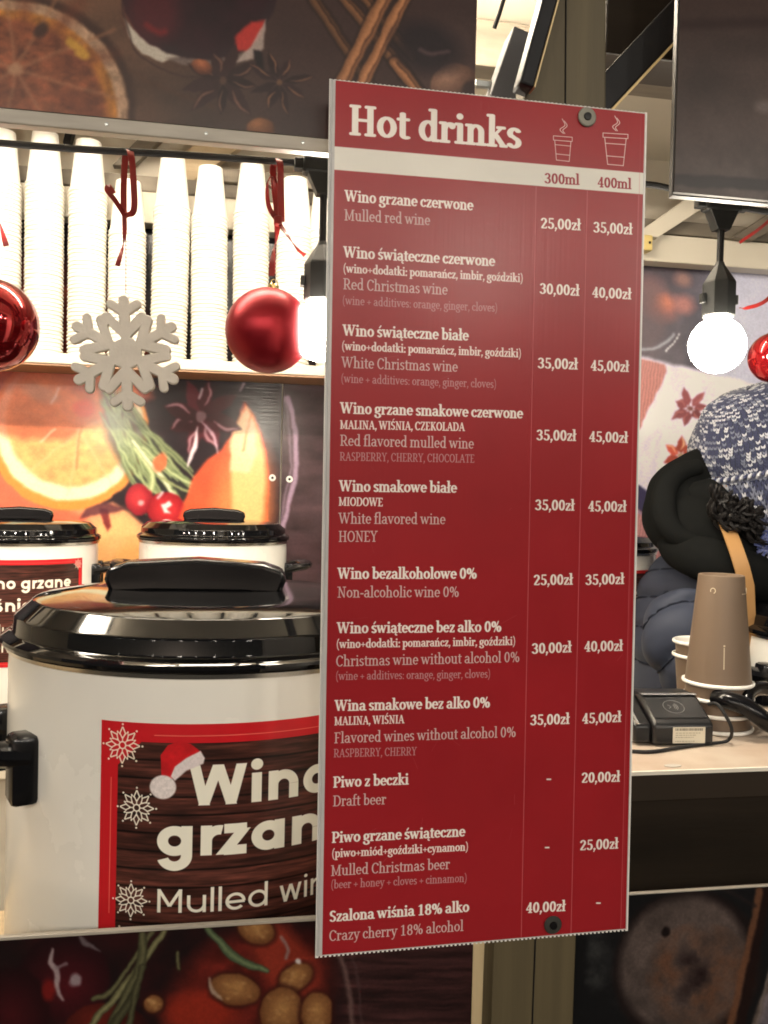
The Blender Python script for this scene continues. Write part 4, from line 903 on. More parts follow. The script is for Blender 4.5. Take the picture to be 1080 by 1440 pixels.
MB().box(-.5, 1.68, -.10, .09, .1, .954).build('cabinet', m_white, lc)
lc = empty('rear_counter', (.2, 1.42, 0)); tag(lc, 'rear ledge with the small wine pots against the wall', 'counter')
MB().box(-1.75, 2.6, -.16, .17, 1.10, 1.125, .002).build('top', m_white, lc)
MB().box(-1.7, 2.55, -.13, .16, .1, 1.099).build('cabinet', m_ply, lc)

# ------------------------------------------------------------------ enamel pots
m_enamel = mat('cream_enamel', (.85, .83, .77), .14, bump=.05, bscale=5, coat=.3, smudge=.22, var=.07, vscale=9)
m_lid = mat('black_lid', (.004, .004, .0045), .04, spec=.38, smudge=.05)
m_bake = mat('black_bakelite', (.005, .005, .006), .16, spec=.35, bump=.02, bscale=200, smudge=.12)
m_steel = mat('steel', (.62, .60, .56), .25, metal=1)
def make_pot(name, R, H, label, knob_rot=0.0, handle_rot=0.0, knob_off=(0, 0), kl=.085, ks=1.0, loc=(0, 0, 0), group=None, seg=96, hz=-.085):
    """R lid flange radius, H height of the flange above the base"""
    t = empty(name, loc); tag(t, label, 'pot', group)
    b = R*.962
    MB().lathe([(b*.93, 0), (b*.97, .006), (b*.985, .02), (b, H*.25), (b, H*.93), (b*.995, H-.012), (b*.97, H-.010)], seg, cap1=False).build('body', m_enamel, t, smooth=True)
    MB().lathe([(b*.985, H-.013), (b*1.012, H-.011), (b*1.018, H-.0075), (b*1.0, H-.005)], seg, cap0=False, cap1=False).build('rim', m_steel, t, smooth=True)
    k = R/.19
    ld = MB().lathe([(R*.95, H-.006), (R*.995, H-.0055), (R, H-.003), (R*.995, H-.0005), (R*.962, H+.0030*k), (R*.952, H+.0036*k), (R*.947, H+.0046*k), (R*.946, H+.0056*k), (R*.941, H+.0165*k), (R*.940, H+.0172*k), (R*.936, H+.0182*k), (R*.930, H+.0190*k), (R*.861, H+.0302*k), (R*.857, H+.0308*k), (R*.850, H+.0311*k), (R*.842, H+.0314*k), (R*.836, H+.0316*k), (R*.70, H+.0349*k), (R*.64, H+.0358*k), (R*.5, H+.0364*k), (R*.2, H+.0366*k), (0, H+.0366*k)], seg, cap0=False, cap1=False).build('lid', m_lid, t, smooth=True)
    kb = MB().prism([(-kl*.93, 0), (-kl*1.0, .012*ks), (-kl*.97, .021*ks), (-kl*.75, .0265*ks), (0, .030*ks), (kl*.75, .0265*ks), (kl*.97, .021*ks), (kl, .012*ks), (kl*.93, 0), (kl*.5, .002), (-kl*.5, .002)], -.016*ks, .016*ks)
    kb.xf(Matrix.Translation((knob_off[0], knob_off[1], H+.0318*k)) @ Matrix.Rotation(knob_rot, 4, 'Z')).build('knob', m_bake, ld, bevel=.004*ks, smooth=True)
    for s in (0, math.pi):
        a = handle_rot+s; M = Matrix.Rotation(a, 4, 'Z'); zz = H+hz*k
        h = MB(); w = .05*k
        pts = curve([(b-.004, -w, zz), (b+.022*k, -w, zz+.004), (b+.045*k, -w*.8, zz+.006), (b+.052*k, 0, zz+.007), (b+.045*k, w*.8, zz+.006), (b+.022*k, w, zz+.004), (b-.004, w, zz)], 5)
        h.tube(pts, .0165*k, 10, flat=.62)
        for sy in (-1, 1):
            n = len(h.v); h.box(b-.012, b+.010*k, sy*w-.014*k, sy*w+.014*k, zz-.038*k, zz+.018*k, .005*k)
        h.xf(M).build('side_handle', m_bake, t, smooth=True)
    return t
# label of the big pot, laid out on its cylinder
PR_, PH = .19, .36
PY_ = .862; pc = at(303, 900, PY_); PCX = pc[0]; PZ = EYE[2]-.133-PH
b_R = PR_*.962+.0006
def cyl(px, py):
    d = _f*F + _r*(px-540) - _u*(py-720); ox, oy = EYE[0]-PCX, EYE[1]-PY_
    A_ = d[0]**2+d[1]**2; B_ = ox*d[0]+oy*d[1]; C_ = ox*ox+oy*oy-b_R**2
    k = (-B_-math.sqrt(max(0, B_*B_-A_*C_)))/A_; p = EYE+d*k
    return math.atan2(p[0]-PCX, -(p[1]-PY_)), p[2]-PZ        # azimuth from the front, height
th0, zt0 = cyl(143, 1012); zb0 = zt0-.190; th1 = th0+.345/b_R
PPM = 4200; LW = int((th1-th0)*b_R*PPM); LH = int((zt0-zb0)*PPM)
def lc_(px, py):
    t, z = cyl(px, py); return ((t-th0)*b_R*PPM, (zt0-z)*PPM)
ly, lx = np.mgrid[0:LH, 0:LW].astype(float)
def planks(lx, ly, sc, seed):
    n = fbm(lx/(90*sc), ly/(7*sc), seed, 5); n2 = fbm(lx/(260*sc), ly/(30*sc), seed+3, 3); row = np.floor(ly/(58*sc)); f = (ly/(58*sc))-row
    tone = .75+.5*vnoise(row*3.7+.5, row*0+.5, seed); k = (.35+1.15*n)*(.6+.8*n2)*tone
    c = C8(76, 42, 35)*k[..., None]; e = np.clip(1-np.minimum(f, 1-f)*58/5, 0, 1)[..., None]; return c*(1-.85*e)
def label_art(W_, H_, fr, sc, seed):
    c = planks(lx[:H_, :W_] if sc == 1 else np.mgrid[0:H_, 0:W_][1].astype(float), ly[:H_, :W_] if sc == 1 else np.mgrid[0:H_, 0:W_][0].astype(float), sc, seed)
    y, x = np.mgrid[0:H_, 0:W_]; d = np.minimum(np.minimum(x, W_-1-x), np.minimum(y, H_-1-y)); dd = np.minimum(x, W_-1-x)+np.minimum(y, H_-1-y)
    red = C8(196, 30, 38); m = np.clip(fr-d+.5, 0, 1); m = np.maximum(m, np.clip((fr*3.3-dd)+.5, 0, 1))[..., None]; c = c*(1-m)+red*m
    l = np.clip(1.4*sc-np.abs(d-fr*.62)+.5, 0, 1)*(np.minimum(np.maximum(x, 0), W_-1-x)+np.minimum(y, H_-1-y) > fr*3.6)
    l = (l*.8)[..., None]; c = c*(1-l)+C8(236, 130, 110)*l
    for sx in (fr*1.25, W_-fr*1.25):
        for sy in (fr*1.25, H_-fr*1.25): snow_print(c, sx, sy, fr*1.15, C8(240, 226, 206))
    return c
lab = label_art(LW, LH, 60, 1, 5)
CRM = C8(238, 234, 218)
x0, y0 = lc_(263, 1133); _, yc = lc_(263, 1076); x9, _ = lc_(449, 1120)
write_sans(lab, 'Wino', (x0, y0), (y0-yc), .235, CRM, width=(lc_(456, 1120)[0]-x0)*1.06)
x0, y0 = lc_(217, 1203); cap2 = (y0-yc)*0+abs(lc_(263, 1133)[1]-lc_(263, 1076)[1])
write_sans(lab, 'grzane', (x0, y0), cap2*1.0, .235, CRM, width=(lc_(448, 1190)[0]-x0)*6/4.72)
x0, y0 = lc_(217, 1283); capm = abs(lc_(222, 1283)[1]-lc_(222, 1250)[1])
write_sans(lab, 'Mulled wine', (x0, y0), capm, .125, CRM, width=(lc_(448, 1258)[0]-x0)*1.19)
for px, py, r_ in ((192, 1136, 23), (184, 1266, 22)): q = lc_(px, py); snow_print(lab, q[0], q[1], r_*PPM*.76/F*1.12, CRM)
# red pointed hat print, hung on the W
ha = Art(lx+.5, ly+.5); ha.c = lab
hp = lambda L_: [lc_(*p) for p in L_]
ha.poly(hp([(227, 1094), (226, 1062), (236, 1048), (252, 1042), (268, 1046), (284, 1058), (262, 1074), (246, 1090), (238, 1100)]), C8(190, 28, 34), 3, tex=.85+.3*fbm(lx/26, ly/26, 4))
ha.poly(hp([(240, 1092), (246, 1078), (262, 1066), (282, 1056), (288, 1066), (286, 1074), (262, 1084), (246, 1098)]), C8(226, 214, 214), 5, tex=.9+.15*fbm(lx/6, ly/6, 7))
q = lc_(229, 1107); ha.ell(q[0], q[1], 42, 38, 0, C8(228, 218, 216), 5, tex=.88+.2*fbm(lx/6, ly/6, 9)); lab = ha.c
def wrap_label(name, R, t0, t1, z0, z1, arr, parent, rough=.3, n=40):
    vs = []; fs = []; uv = []
    for i in range(n+1):
        t = t0+(t1-t0)*i/n
        for z in (z0, z1): vs.append((R*math.sin(t), -R*math.cos(t), z))
    for i in range(n): fs.append((2*i, 2*i+2, 2*i+3, 2*i+1))
    me = bpy.data.meshes.new(name); me.from_pydata(vs, [], fs); u = me.uv_layers.new(name='uv'); k = 0
    for i in range(n):
        for c in ((i/n, 0), ((i+1)/n, 0), ((i+1)/n, 1), (i/n, 1)): u.data[k].uv = c; k += 1
    for p_ in me.polygons: p_.use_smooth = True
    me.materials.append(print_mat(name+'_print', arr, rough, gain=1.0)); o = bpy.data.objects.new(name, me); COL.objects.link(o); o.parent = parent; return o
pot = make_pot('wine_pot', PR_, PH, 'large cream enamel pot with black lid filling the lower left', knob_rot=math.radians(-4), handle_rot=math.radians(202), knob_off=(-.018, .004), loc=(PCX, PY_, PZ), kl=.084, ks=1.15)
wrap_label('label', b_R, th0, th1, zb0, zt0, lab, pot)
# small pots at the back
SR, SH = .118, .27
def small_pot(px, Y, label, krot=0.0, pz=755, R=SR):
    c = at(px, pz, Y); return make_pot('wine_pot', R, SH, label, knob_rot=krot, handle_rot=math.radians(4), loc=(c[0], Y, c[2]-SH+.004), kl=.048*R/SR, ks=.75, group='small enamel pots on the rear ledge', seg=64)
def small_label(pot, w, h, ztop, mid, lines, W_=760, R=SR):
    H_ = int(W_*h/w); c = label_art(W_, H_, 26, .6, 11)
    for s_, x, y, cap, wt in lines:
        adv = sum(sans_prims(q, wt)[0] for q in s_)*cap*W_; write_sans(c, s_, (x*W_-adv/2, y*H_), cap*W_, wt, CRM)
    a = w/(R*.962); wrap_label('label', R*.962+.0006, mid-a/2, mid+a/2, ztop-h, ztop, c, pot, n=24)
sp = small_pot(28, 1.42, 'small enamel pot at the left edge with a cherry wine label', .1)
small_label(sp, .205, .15, SH-.030, .15, [('Wino grzane', .57, .27, .078, .21), ('wiśniowe', .52, .48, .084, .22), ('Mulled', .5, .70, .075, .13), ('cherry wine', .5, .86, .075, .13)])
sp = small_pot(301, 1.42, 'small enamel pot behind the large pot lid', -.05)
small_label(sp, .062, .05, SH-.040, .02, [('Wino grzane', .5, .50, .095, .22)])
sp = small_pot(838, 1.46, 'small enamel pot peeping out right of the menu board', 0, 770, .105)
small_label(sp, .15, .12, SH-.035, .35, [('Wino grzane', .5, .35, .095, .22), ('Mulled wine', .5, .66, .085, .13)], R=.105)
c = at(1234, 884, 1.10)
pot2 = make_pot('wine_pot', .19, .36, 'cream enamel pot cut by the right edge beside brown cups', knob_rot=.3, handle_rot=math.radians(172), loc=(c[0], 1.10, c[2]-.36), kl=.084, ks=1.15, hz=-.060)

# ------------------------------------------------------------------ cup shelf with its stacks
SHY0, CY = 1.49, 1.535
zs_b = at(250, 519, SHY0)[2]; zs_t = zs_b+.0165
sh = empty('cup_shelf', (0, SHY0, zs_b)); tag(sh, 'cream shelf board carrying white cup stacks', 'shelf')
MB().box(-1.2, .62, 0, .108, 0, zs_t-zs_b, .001).build('board', m_white, sh)
MB().box(-1.2, .62, .002, .106, -.0035, -.0004).build('underside', mat('brown_underside', (.34, .20, .12), .5), sh)  # brown sheet puts the shade under the cream shelf into colour
for x in (-.75, .0, .5): MB().box(x, x+.012, .05, .105, -.09, -.0037).build('bracket', m_dark, sh) if x == .5 else None
m_cup = mat('white_card', (.84, .81, .74), .5, bump=.04, bscale=60)
RW, RB, CHT = .0288, .0200, .086
def cup_mesh(name, rw, rb, h, n=28, rim=.0020, inv=True):
    s = -1 if inv else 1
    pr = [(0, .0035), (rb-.0006, .0035), (rb-.0002, 0), (rb, .0002), (rb+(rw-rb)*.02, .002), (rb+(rw-rb)*.90, h*.90), (rw-.0001, h-.0036), (rw, h-rim*2)]
    rimp = [(rw+rim*math.cos(a), h-rim+rim*math.sin(a)) for a in [-math.pi/2+math.pi*k/5 for k in range(0, 7)]]
    pr = pr+rimp
    if inv: pr = [(r, h-z) for r, z in pr]
    b = MB().lathe(pr, n, cap0=False, cap1=False); me = bpy.data.meshes.new(name); me.from_pydata(b.v, [], b.f)
    bm = bmesh.new(); bm.from_mesh(me); bmesh.ops.remove_doubles(bm, verts=bm.verts[:], dist=1e-6); bmesh.ops.recalc_face_normals(bm, faces=bm.faces[:]); bm.to_mesh(me); bm.free()
    for p_ in me.polygons: p_.use_smooth = True
    try: me.set_sharp_from_angle(angle=math.radians(32))
    except Exception: pass
    return me
cupme = cup_mesh('paper_cup', RW, RB, CHT); cupme.materials.append(m_cup)
ONES = 'zeroth first second third fourth fifth sixth seventh eighth ninth tenth eleventh twelfth thirteenth fourteenth fifteenth sixteenth seventeenth eighteenth nineteenth'.split()
def ordinal(n):
    if n < 20: return ONES[n]
    t = ('twenty', 'thirty', 'forty', 'fifty')[n//10-2]
    return t[:-1]+'ieth' if n % 10 == 0 else t+'-'+ONES[n % 10]
STK = [(1, 186, 'the stack cut by the left edge'), (61, 188, 'the tallest stack left of the snowflake'), (121, 200, 'the stack over the left snowflake arm'), (177, 256, 'the shortest stack, behind the snowflake ribbon'),
       (236, 223, 'the stack right beside the shortest one'), (294, 237, 'the stack midway from snowflake to bauble'), (352, 233, 'the stack behind the matt bauble'), (409, 252, 'the stack behind the bauble ribbon tail'), (470, 260, 'the leaning stack half behind the menu board'), (532, 250, None)]
PITCH = .0064; singles = 0; rest = MB(); rr = random.Random(3)
for si, (px, ty, lab_) in enumerate(STK[:9]):
    base = at(px, 505, CY); X0 = base[0]; ztop = at(px, ty, CY)[2]; zb_ = zs_t+.0004
    n = max(2, int(round((ztop-zb_-CHT)/PITCH))); pitch = (ztop-zb_-CHT)/n
    lean = rr.uniform(-.004, .004) if si < 8 else -.02
    for k in range(n, -1, -1):
        z = zb_+pitch*k; x = X0+lean*(k/n)+rr.uniform(-.0004, .0004); y = CY+rr.uniform(-.0005, .0005)
        if k == n or singles < 291-len(STK)+si:
            o = bpy.data.objects.new('paper_cup', cupme); COL.objects.link(o); o.location = (x, y, z); o.rotation_euler = (0, 0, rr.uniform(0, 6.28))
            if k == n: tag(o, 'upturned white paper cup topping '+lab_, 'cup', 'white cups topping the shelf stacks')
            else: tag(o, 'white cup %s from the top in %s' % (ordinal(n-k+1), lab_), 'cup', 'nested white cups in '+lab_); singles += 1
        else:
            rest.add([(v.co.x+x, v.co.y+y, v.co.z+z) for v in cupme.vertices], [tuple(p_.vertices) for p_ in cupme.polygons])
o = rest.build('nested_cups', m_cup, smooth=True); tag(o, 'many nested white paper cups in the right hand shelf stacks', 'cups', kind='stuff')

# ------------------------------------------------------------------ lamp string and decorations
LY = .86
m_cable = mat('black_cable', (.008, .008, .009), .7)
m_sock = mat('lamp_socket', (.012, .013, .013), .55, bump=.1, bscale=200)
P = [at(x, y, LY) for x, y in ((-260, 178), (-60, 196), (100, 209), (260, 218), (430, 230), (500, 238), (700, 262), (900, 258), (1000, 283), (1080, 298), (1200, 308), (1400, 330))]
o = MB().tube(curve(P, 6), .0034, 8).build('lamp_cable', m_cable, smooth=True); tag(o, 'black festoon cable running across the whole stall', 'cable')
def lamp(px, py_t, py_s, py_b, label, lit=True):
    """T joint at py_t, socket top at py_s, bulb centre at py_b"""
    j = at(px, py_t, LY); s_ = at(px, py_s, LY); b_ = at(px, py_b, LY)
    t = empty('string_lamp', tuple(j)); tag(t, label, 'lamp', 'lamps on the black festoon cable'); dz = s_[2]-j[2]; bz = b_[2]-j[2]
    tj = MB(); tj.box(-.021, .021, -.008, .008, -.009, .007, .003).box(-.029, -.020, -.0055, .0055, -.006, .005, .001).box(.020, .029, -.0055, .0055, -.006, .005, .001)
    tj.prism([(-.017, -.006), (-.007, -.028), (.007, -.028), (.017, -.006)], -.007, .007).build('cable_joint', m_sock, t, bevel=.001)
    MB().tube([(0, 0, -.02), (0, 0, dz)], .0036, 8).build('drop_cord', m_cable, t, smooth=True)
    MB().lathe([(.004, dz+.004), (.0055, dz), (.0165, dz-.017), (.0172, dz-.019), (.0172, dz-.052), (.0155, dz-.054)], 8).build('socket', m_sock, t)
    for s in (-1, 1): MB().box(s*.0185-.0018, s*.0185+.0018, -.004, .004, dz-.040, dz-.030, .0005).build('lug', m_sock, t)
    r = .029
    prof = [(.0125, dz-.054), (.014, dz-.058)]+[(r*math.sin(a), bz-r*math.cos(a)*1.0) for a in np.linspace(math.radians(152), math.radians(0.5), 16)]
    MB().lathe(prof, 24, cap0=False, cap1=False).build('bulb', mat('lit_bulb', (.9, .88, .82), .3, emit=(1, .90, .74), estr=BULB_POWER), t, smooth=True)
    return t
lamp(456, 234, 346, 466, 'lit bulb beside the matt red bauble at the board edge')
lamp(1015, 287, 374, 486, 'lit bulb hanging in front of the seller hat')
lamp(-130, 192, 300, 420, 'lit bulb beyond the left edge of the picture')
m_rib = mat('red_ribbon', (.24, .016, .014), .35, coat=.15)
def px3(L_, Y0=LY, dy=None): return [at(x, y, Y0+(dy[i] if dy else 0)) for i, (x, y) in enumerate(L_)]
# matt bauble
def bauble(px, py, r, Y, label, m, cap_dx=0.0):
    c = at(px, py, Y); t = empty('bauble', tuple(c)); tag(t, label, 'bauble', 'red christmas baubles')
    prof = [(r*math.sin(a), -r*math.cos(a)) for a in np.linspace(.001, math.pi-.001, 40)]
    T_ = Matrix.Rotation(cap_dx, 4, 'Y')
    MB().lathe(prof, 64, cap0=False, cap1=False).build('ball', m, t, smooth=True)
    cp = MB().lathe([(0, r*1.10), (.0045, r*1.10), (.0052, r*1.08), (.0052, r*.985)]+[(.0058 if i % 2 else .0052, r*.985) for i in range(1)], 14, cap0=False).xf(T_).build('cap', mat('gold_cap', (.75, .58, .25), .25, metal=1), t, smooth=True)
    MB().tube([(.003*math.cos(a), 0, r*1.10+.003*math.sin(a)+.002) for a in np.linspace(0, 6.28, 12)], .0005, 5).xf(T_).build('loop', mat('gold_cap'), cp)
    return c
m_matt = mat('matt_red', (.26, .010, .018), .36, metal=.65, bump=.05, bscale=300)
m_gloss = mat('gloss_red', (.30, .008, .012), .08, metal=.75, coat=.6)
bauble(377, 465, .0405, LY, 'matt dark red bauble hanging left of the lit bulb', m_matt, .10)
bauble(-13, 457, .042, LY, 'shiny dark red bauble cut by the left edge', m_gloss)
bauble(1089, 503, .030, LY+.10, 'small shiny red bauble at the right edge by the lamp', m_gloss)
def rib(parent, pts, w, dy=None, ax=(1, .2, 0), nm='strand', Y0=LY):
    P = curve(px3(pts, Y0, dy), 6); n = len(P); A_ = [(math.cos(k*3.2/n), math.sin(k*3.2/n)*.8, .2) for k in range(n)] if ax == 'tw' else ax
    l = parent.location
    return MB().ribbon([Vector(p)-l for p in P], w, A_).build(nm, m_rib, parent, smooth=True)
t = empty('ribbon', tuple(at(386, 228, LY))); tag(t, 'red ribbon tied over the cable holding the matt bauble', 'ribbon', 'red ribbons')
rib(t, [(396, 312), (395, 270), (394, 232), (390, 224), (384, 236), (386, 262), (391, 312)], .0062, [-.006, -.007, -.006, 0, .006, .004, 0])
rib(t, [(391, 312), (378, 290), (376, 262), (382, 248), (388, 268), (391, 300)], .0048, [-.004, -.008, -.010, -.006, -.004, -.004], 'tw')
rib(t, [(391, 306), (389, 330), (384, 360), (382, 388)], .0062, [-.004, -.002, 0, 0], 'tw')
rib(t, [(391, 312), (405, 332), (418, 350), (429, 359)], .0042, [-.004, -.012, -.016, -.014], 'tw')
MB().box(-.004, .004, -.004, .003, -.0045, .0045, .0018).xf(Matrix.Translation(Vector(at(391, 311, LY-.005))-t.location)).build('knot', m_rib, t)
t = empty('ribbon', tuple(at(180, 213, LY))); tag(t, 'red ribbon tied over the cable above the snowflake', 'ribbon', 'red ribbons')
rib(t, [(176, 303), (188, 296), (188, 260), (185, 222), (181, 210), (176, 224), (174, 260), (174, 300)], .0058, [-.004, -.006, -.007, -.006, 0, .004, .004, 0])
rib(t, [(176, 304), (162, 282), (151, 268), (153, 262), (160, 272)], .0044, [-.004, -.010, -.012, -.010, -.010])
rib(t, [(175, 303), (175, 330), (172, 350), (165, 374)], .0044, [-.004, -.006, -.004, -.006], 'tw')
rib(t, [(176, 300), (177, 340), (177, 412)], .0008, [0, 0, 0], nm='hanging_thread')
t = empty('ribbon', tuple(at(-8, 205, LY))); tag(t, 'red ribbon end hanging over the left edge bauble', 'ribbon', 'red ribbons')
rib(t, [(-14, 205), (-10, 280), (2, 322), (9, 346)], .005, [0, -.006, -.010, -.012], 'tw'); rib(t, [(-14, 204), (-15, 300), (-14, 400)], .005)
t = empty('ribbon', tuple(at(1089, 300, LY+.10))); tag(t, 'red ribbon straying left above the right edge bauble', 'ribbon', 'red ribbons')
rib(t, [(1092, 466), (1090, 420), (1089, 300)], .004, Y0=LY+.10); rib(t, [(1092, 410), (1072, 426), (1050, 433), (1040, 433)], .0045, [0, -.01, -.012, -.01], Y0=LY+.10)
rib(t, [(1092, 300), (1070, 320), (1040, 341)], .0035, [0, -.01, -.012], Y0=LY+.10)

# snowflake: outline traced on a distance field, extruded with rounded edges
def contour(D, x0, y0, h):
    H_, W_ = D.shape; segs = {}
    def ip(a, b, va, vb): t = va/(va-vb); return (round(x0+h*(a[0]+(b[0]-a[0])*t), 7), round(y0+h*(a[1]+(b[1]-a[1])*t), 7))
    TB = {1: [(3, 0)], 2: [(0, 1)], 3: [(3, 1)], 4: [(1, 2)], 5: [(3, 2), (1, 0)], 6: [(0, 2)], 7: [(3, 2)], 8: [(2, 3)], 9: [(2, 0)], 10: [(0, 3), (2, 1)], 11: [(2, 1)], 12: [(1, 3)], 13: [(1, 0)], 14: [(0, 3)]}
    for j in range(H_-1):
        for i in range(W_-1):
            v = (D[j, i], D[j, i+1], D[j+1, i+1], D[j+1, i]); c = sum(1 << k for k in range(4) if v[k] < 0)
            if c in TB:
                P_ = ((i, j), (i+1, j), (i+1, j+1), (i, j+1))
                e = [ip(P_[k], P_[(k+1) % 4], v[k], v[(k+1) % 4]) if (v[k] < 0) != (v[(k+1) % 4] < 0) else None for k in range(4)]
                for a, b in TB[c]: segs[e[a]] = e[b]
    loops = []
    while segs:
        s, n = segs.popitem(); lp_ = [s]
        while n in segs: lp_.append(n); n = segs.pop(n)
        loops.append(lp_)
    return loops
N = 170; g = np.linspace(-1.12, 1.12, N); GX, GY = np.meshgrid(g, g); D = np.full(GX.shape, 9.0)
def cap(x0, y0, x1, y1, w):
    dx, dy = x1-x0, y1-y0; k = np.clip(((GX-x0)*dx+(GY-y0)*dy)/(dx*dx+dy*dy), 0, 1); return np.hypot(GX-x0-k*dx, GY-y0-k*dy)-w
for k in range(6):
    a = math.radians(60*k+90+3); c, s_ = math.cos(a), math.sin(a); Rr = lambda u, v: (c*u-s_*v, s_*u+c*v)
    D = np.minimum(D, cap(0, 0, *Rr(.92, 0), .066))
    for q in (-1, 1):
        D = np.minimum(D, cap(*Rr(.70, 0), *Rr(.85, q*.22), .052)); D = np.minimum(D, cap(*Rr(.30, 0), *Rr(.62, q*.30), .064))
D = np.minimum(D, np.hypot(GX, GY)-.25)
crv = bpy.data.curves.new('snowflake', 'CURVE'); crv.dimensions = '2D'; crv.fill_mode = 'BOTH'; crv.extrude = .0028; crv.bevel_depth = .0014; crv.bevel_resolution = 3
SR_ = 78*LY/F*.985
for lp_ in contour(D, -1.12, -1.12, g[1]-g[0]):
    lp_ = lp_[::2] if len(lp_) > 20 else lp_
    if len(lp_) < 3: continue
    sp_ = crv.splines.new('POLY'); sp_.points.add(len(lp_)-1); sp_.use_cyclic_u = True
    for i, (x, y) in enumerate(lp_): sp_.points[i].co = (x*SR_, y*SR_, 0, 1)
tmp = bpy.data.objects.new('tmp', crv); COL.objects.link(tmp); tmp.matrix_world = Matrix.Identity(4)
me = bpy.data.meshes.new_from_object(tmp.evaluated_get(bpy.context.evaluated_depsgraph_get())); bpy.data.objects.remove(tmp)
me.name = 'snowflake'; me.materials.clear(); me.materials.append(mat('white_felt_wood', (.60, .56, .50), .55, bump=.35, bscale=160, var=.14, vscale=40))
o = bpy.data.objects.new('snowflake_ornament', me); COL.objects.link(o); o.location = tuple(at(177, 497, LY-.004)); o.rotation_euler = (math.pi/2, 0, 0)
tag(o, 'white snowflake ornament hanging before the cup stacks', 'ornament')
MB().tube([(.0022*math.cos(a), SR_*.99+.003*math.sin(a), 0) for a in np.linspace(0, 6.28, 12)], .0004, 5).build('loop', mat('zinc'), o)

# ------------------------------------------------------------------ things on the right hand counter
m_brown = mat('brown_card', (.15, .105, .072), .5, bump=.04, bscale=80)
m_rimw = mat('white_rim', (.85, .83, .78), .45)
def brown_stack(px, py, Y, hgt, rw, rb, n, pitch, inv, who, ln_):
    b = atz(px, py, CTZ); k = Y/b[1]; X0 = at(px, py, Y)[0]
    for i in range(n):
        t = empty('brown_cup', (X0, Y, CTZ+.0005+pitch*i)); tag(t, ln_(i, n), 'cup', who)
        rp = [(rw+.0019*(1+math.cos(a))-.001, (.0022 if inv else hgt-.0022)+.0022*math.sin(a)) for a in np.linspace(0, 2*math.pi, 9)[:-1]]
        MB().lathe(rp+[rp[0]], 40, cap0=False, cap1=False).build('rim', m_rimw, t, smooth=True)
        pf = [(rw-.001, .004), (rb, hgt-.0006), (rb-.001, hgt), (rb-.0025, hgt-.0005), (rb-.003, hgt-.005), (0, hgt-.005)] if inv else [(0, .004), (rb-.002, .004), (rb-.001, 0), (rb, .0006), (rw-.001, hgt-.004)]
        w = MB().lathe(pf, 48, cap0=False, cap1=False).build('wall', m_brown, t, smooth=True)
        if not inv: MB().lathe([(0, .006), (rb-.002, .006), (rw-.002, hgt-.002)], 40, cap0=False, cap1=False).build('inside', m_rimw, t, smooth=True)
        if inv and i == n-1:
            m_p = mat('pale_print', (.62, .52, .38), .5)
            def onwall(ang, z): r_ = (rw-.001)+(rb-rw+.001)*(z-.004)/(hgt-.0046)+.0003; return (r_*math.sin(ang), -r_*math.cos(ang), z)
            a0 = -.38
            MB().ribbon([onwall(a0, z) for z in np.linspace(.022, .046, 8)], .0012, (1, 0, 0), .0001).build('printed_line', m_p, w)
            MB().lathe([(0, 0), (.0012, 0), (.0012, .0003), (0, .0003)], 8).xf(Matrix.Translation(onwall(a0, .048)) @ Matrix.Rotation(math.pi/2, 4, 'X')).build('printed_dot', m_p, w)
            for z in np.linspace(.0, 1, 1):
                for q in range(9):
                    if q in (4,): continue
                    MB().ribbon([onwall(.42+q*.035, hgt-.020), onwall(.42+q*.035+.022, hgt-.020)], .0012, (0, 0, 1), .0001).build('printed_text', m_p, w)
            MB().tube([onwall(-.86+.10*math.cos(a), hgt-.017+.003*math.sin(a)) for a in np.linspace(-1.2, 3.6, 12)], .0005, 5).build('printed_mark', m_p, w)
            MB().tube([onwall(.98+.10*math.cos(a), hgt-.017+.003*math.sin(a)) for a in np.linspace(0, 6.28, 12)], .0004, 5).build('printed_mark', m_p, w)
bY = .935
def b1(i, n): return 'upturned brown cup on top of the stack by the right pot' if i == n-1 else ('brown paper cup second from the top of the tall brown stack' if i == n-2 else ('lowest brown cup of the tall stack, standing on the counter' if i == 0 else 'brown paper cup in the middle of the tall brown stack'))
brown_stack(1007, 1040, bY, .1255, .0375, .0252, 4, .0172, True, 'brown cups in the tall upturned stack', b1)
def b2(i, n): return 'open brown cup with white rim behind the terminal' if i == n-1 else ('brown cup nested under the open brown cup' if i == n-2 else 'bottom brown cup of the pile behind the terminal')
brown_stack(985, 1000, bY+.075, .072, .0335, .0265, 2, .0165, False, 'open brown cups behind the terminal', b2)

# card terminal, seen from behind
tc = atz(964, 1050, CTZ); tt = empty('card_terminal', (tc[0], tc[1]+.03, CTZ), math.radians(-4)); tag(tt, 'black card payment terminal lying on the counter by the menu board', 'card terminal')
m_tb = mat('terminal_black', (.012, .012, .013), .28, bump=.05, bscale=300, smudge=.15); m_tg = mat('terminal_grey', (.025, .026, .028), .22)
w = .0335
body = MB().prism([(-.030, .002), (-.0305, .0225), (-.026, .0265), (.012, .0450), (.018, .0465), (.045, .0455), (.085, .036), (.088, .006), (.085, .001), (-.026, .001)], -w, w, 'yz')
body.build('body', m_tb, tt, bevel=.0035, smooth=True)
MB().prism([(-.0225, .0284), (.0085, .0435), (.0081, .0443), (-.0229, .0293)], -w+.004, w-.004, 'yz').build('back_panel', m_tg, tt, bevel=.0008)
MB().box(-w+.002, w-.002, .0085, .0150, .0462, .0474, .0005).build('top_strip', mat('silver', (.6, .6, .6), .25, metal=.8), tt)
MB().prism([(-.026, .003), (-.025, .022), (.02, .043), (.08, .034), (.08, .003)], -w-.0195, -w-.0005, 'yz').build('printer_side', m_tb, tt, bevel=.003, smooth=True)
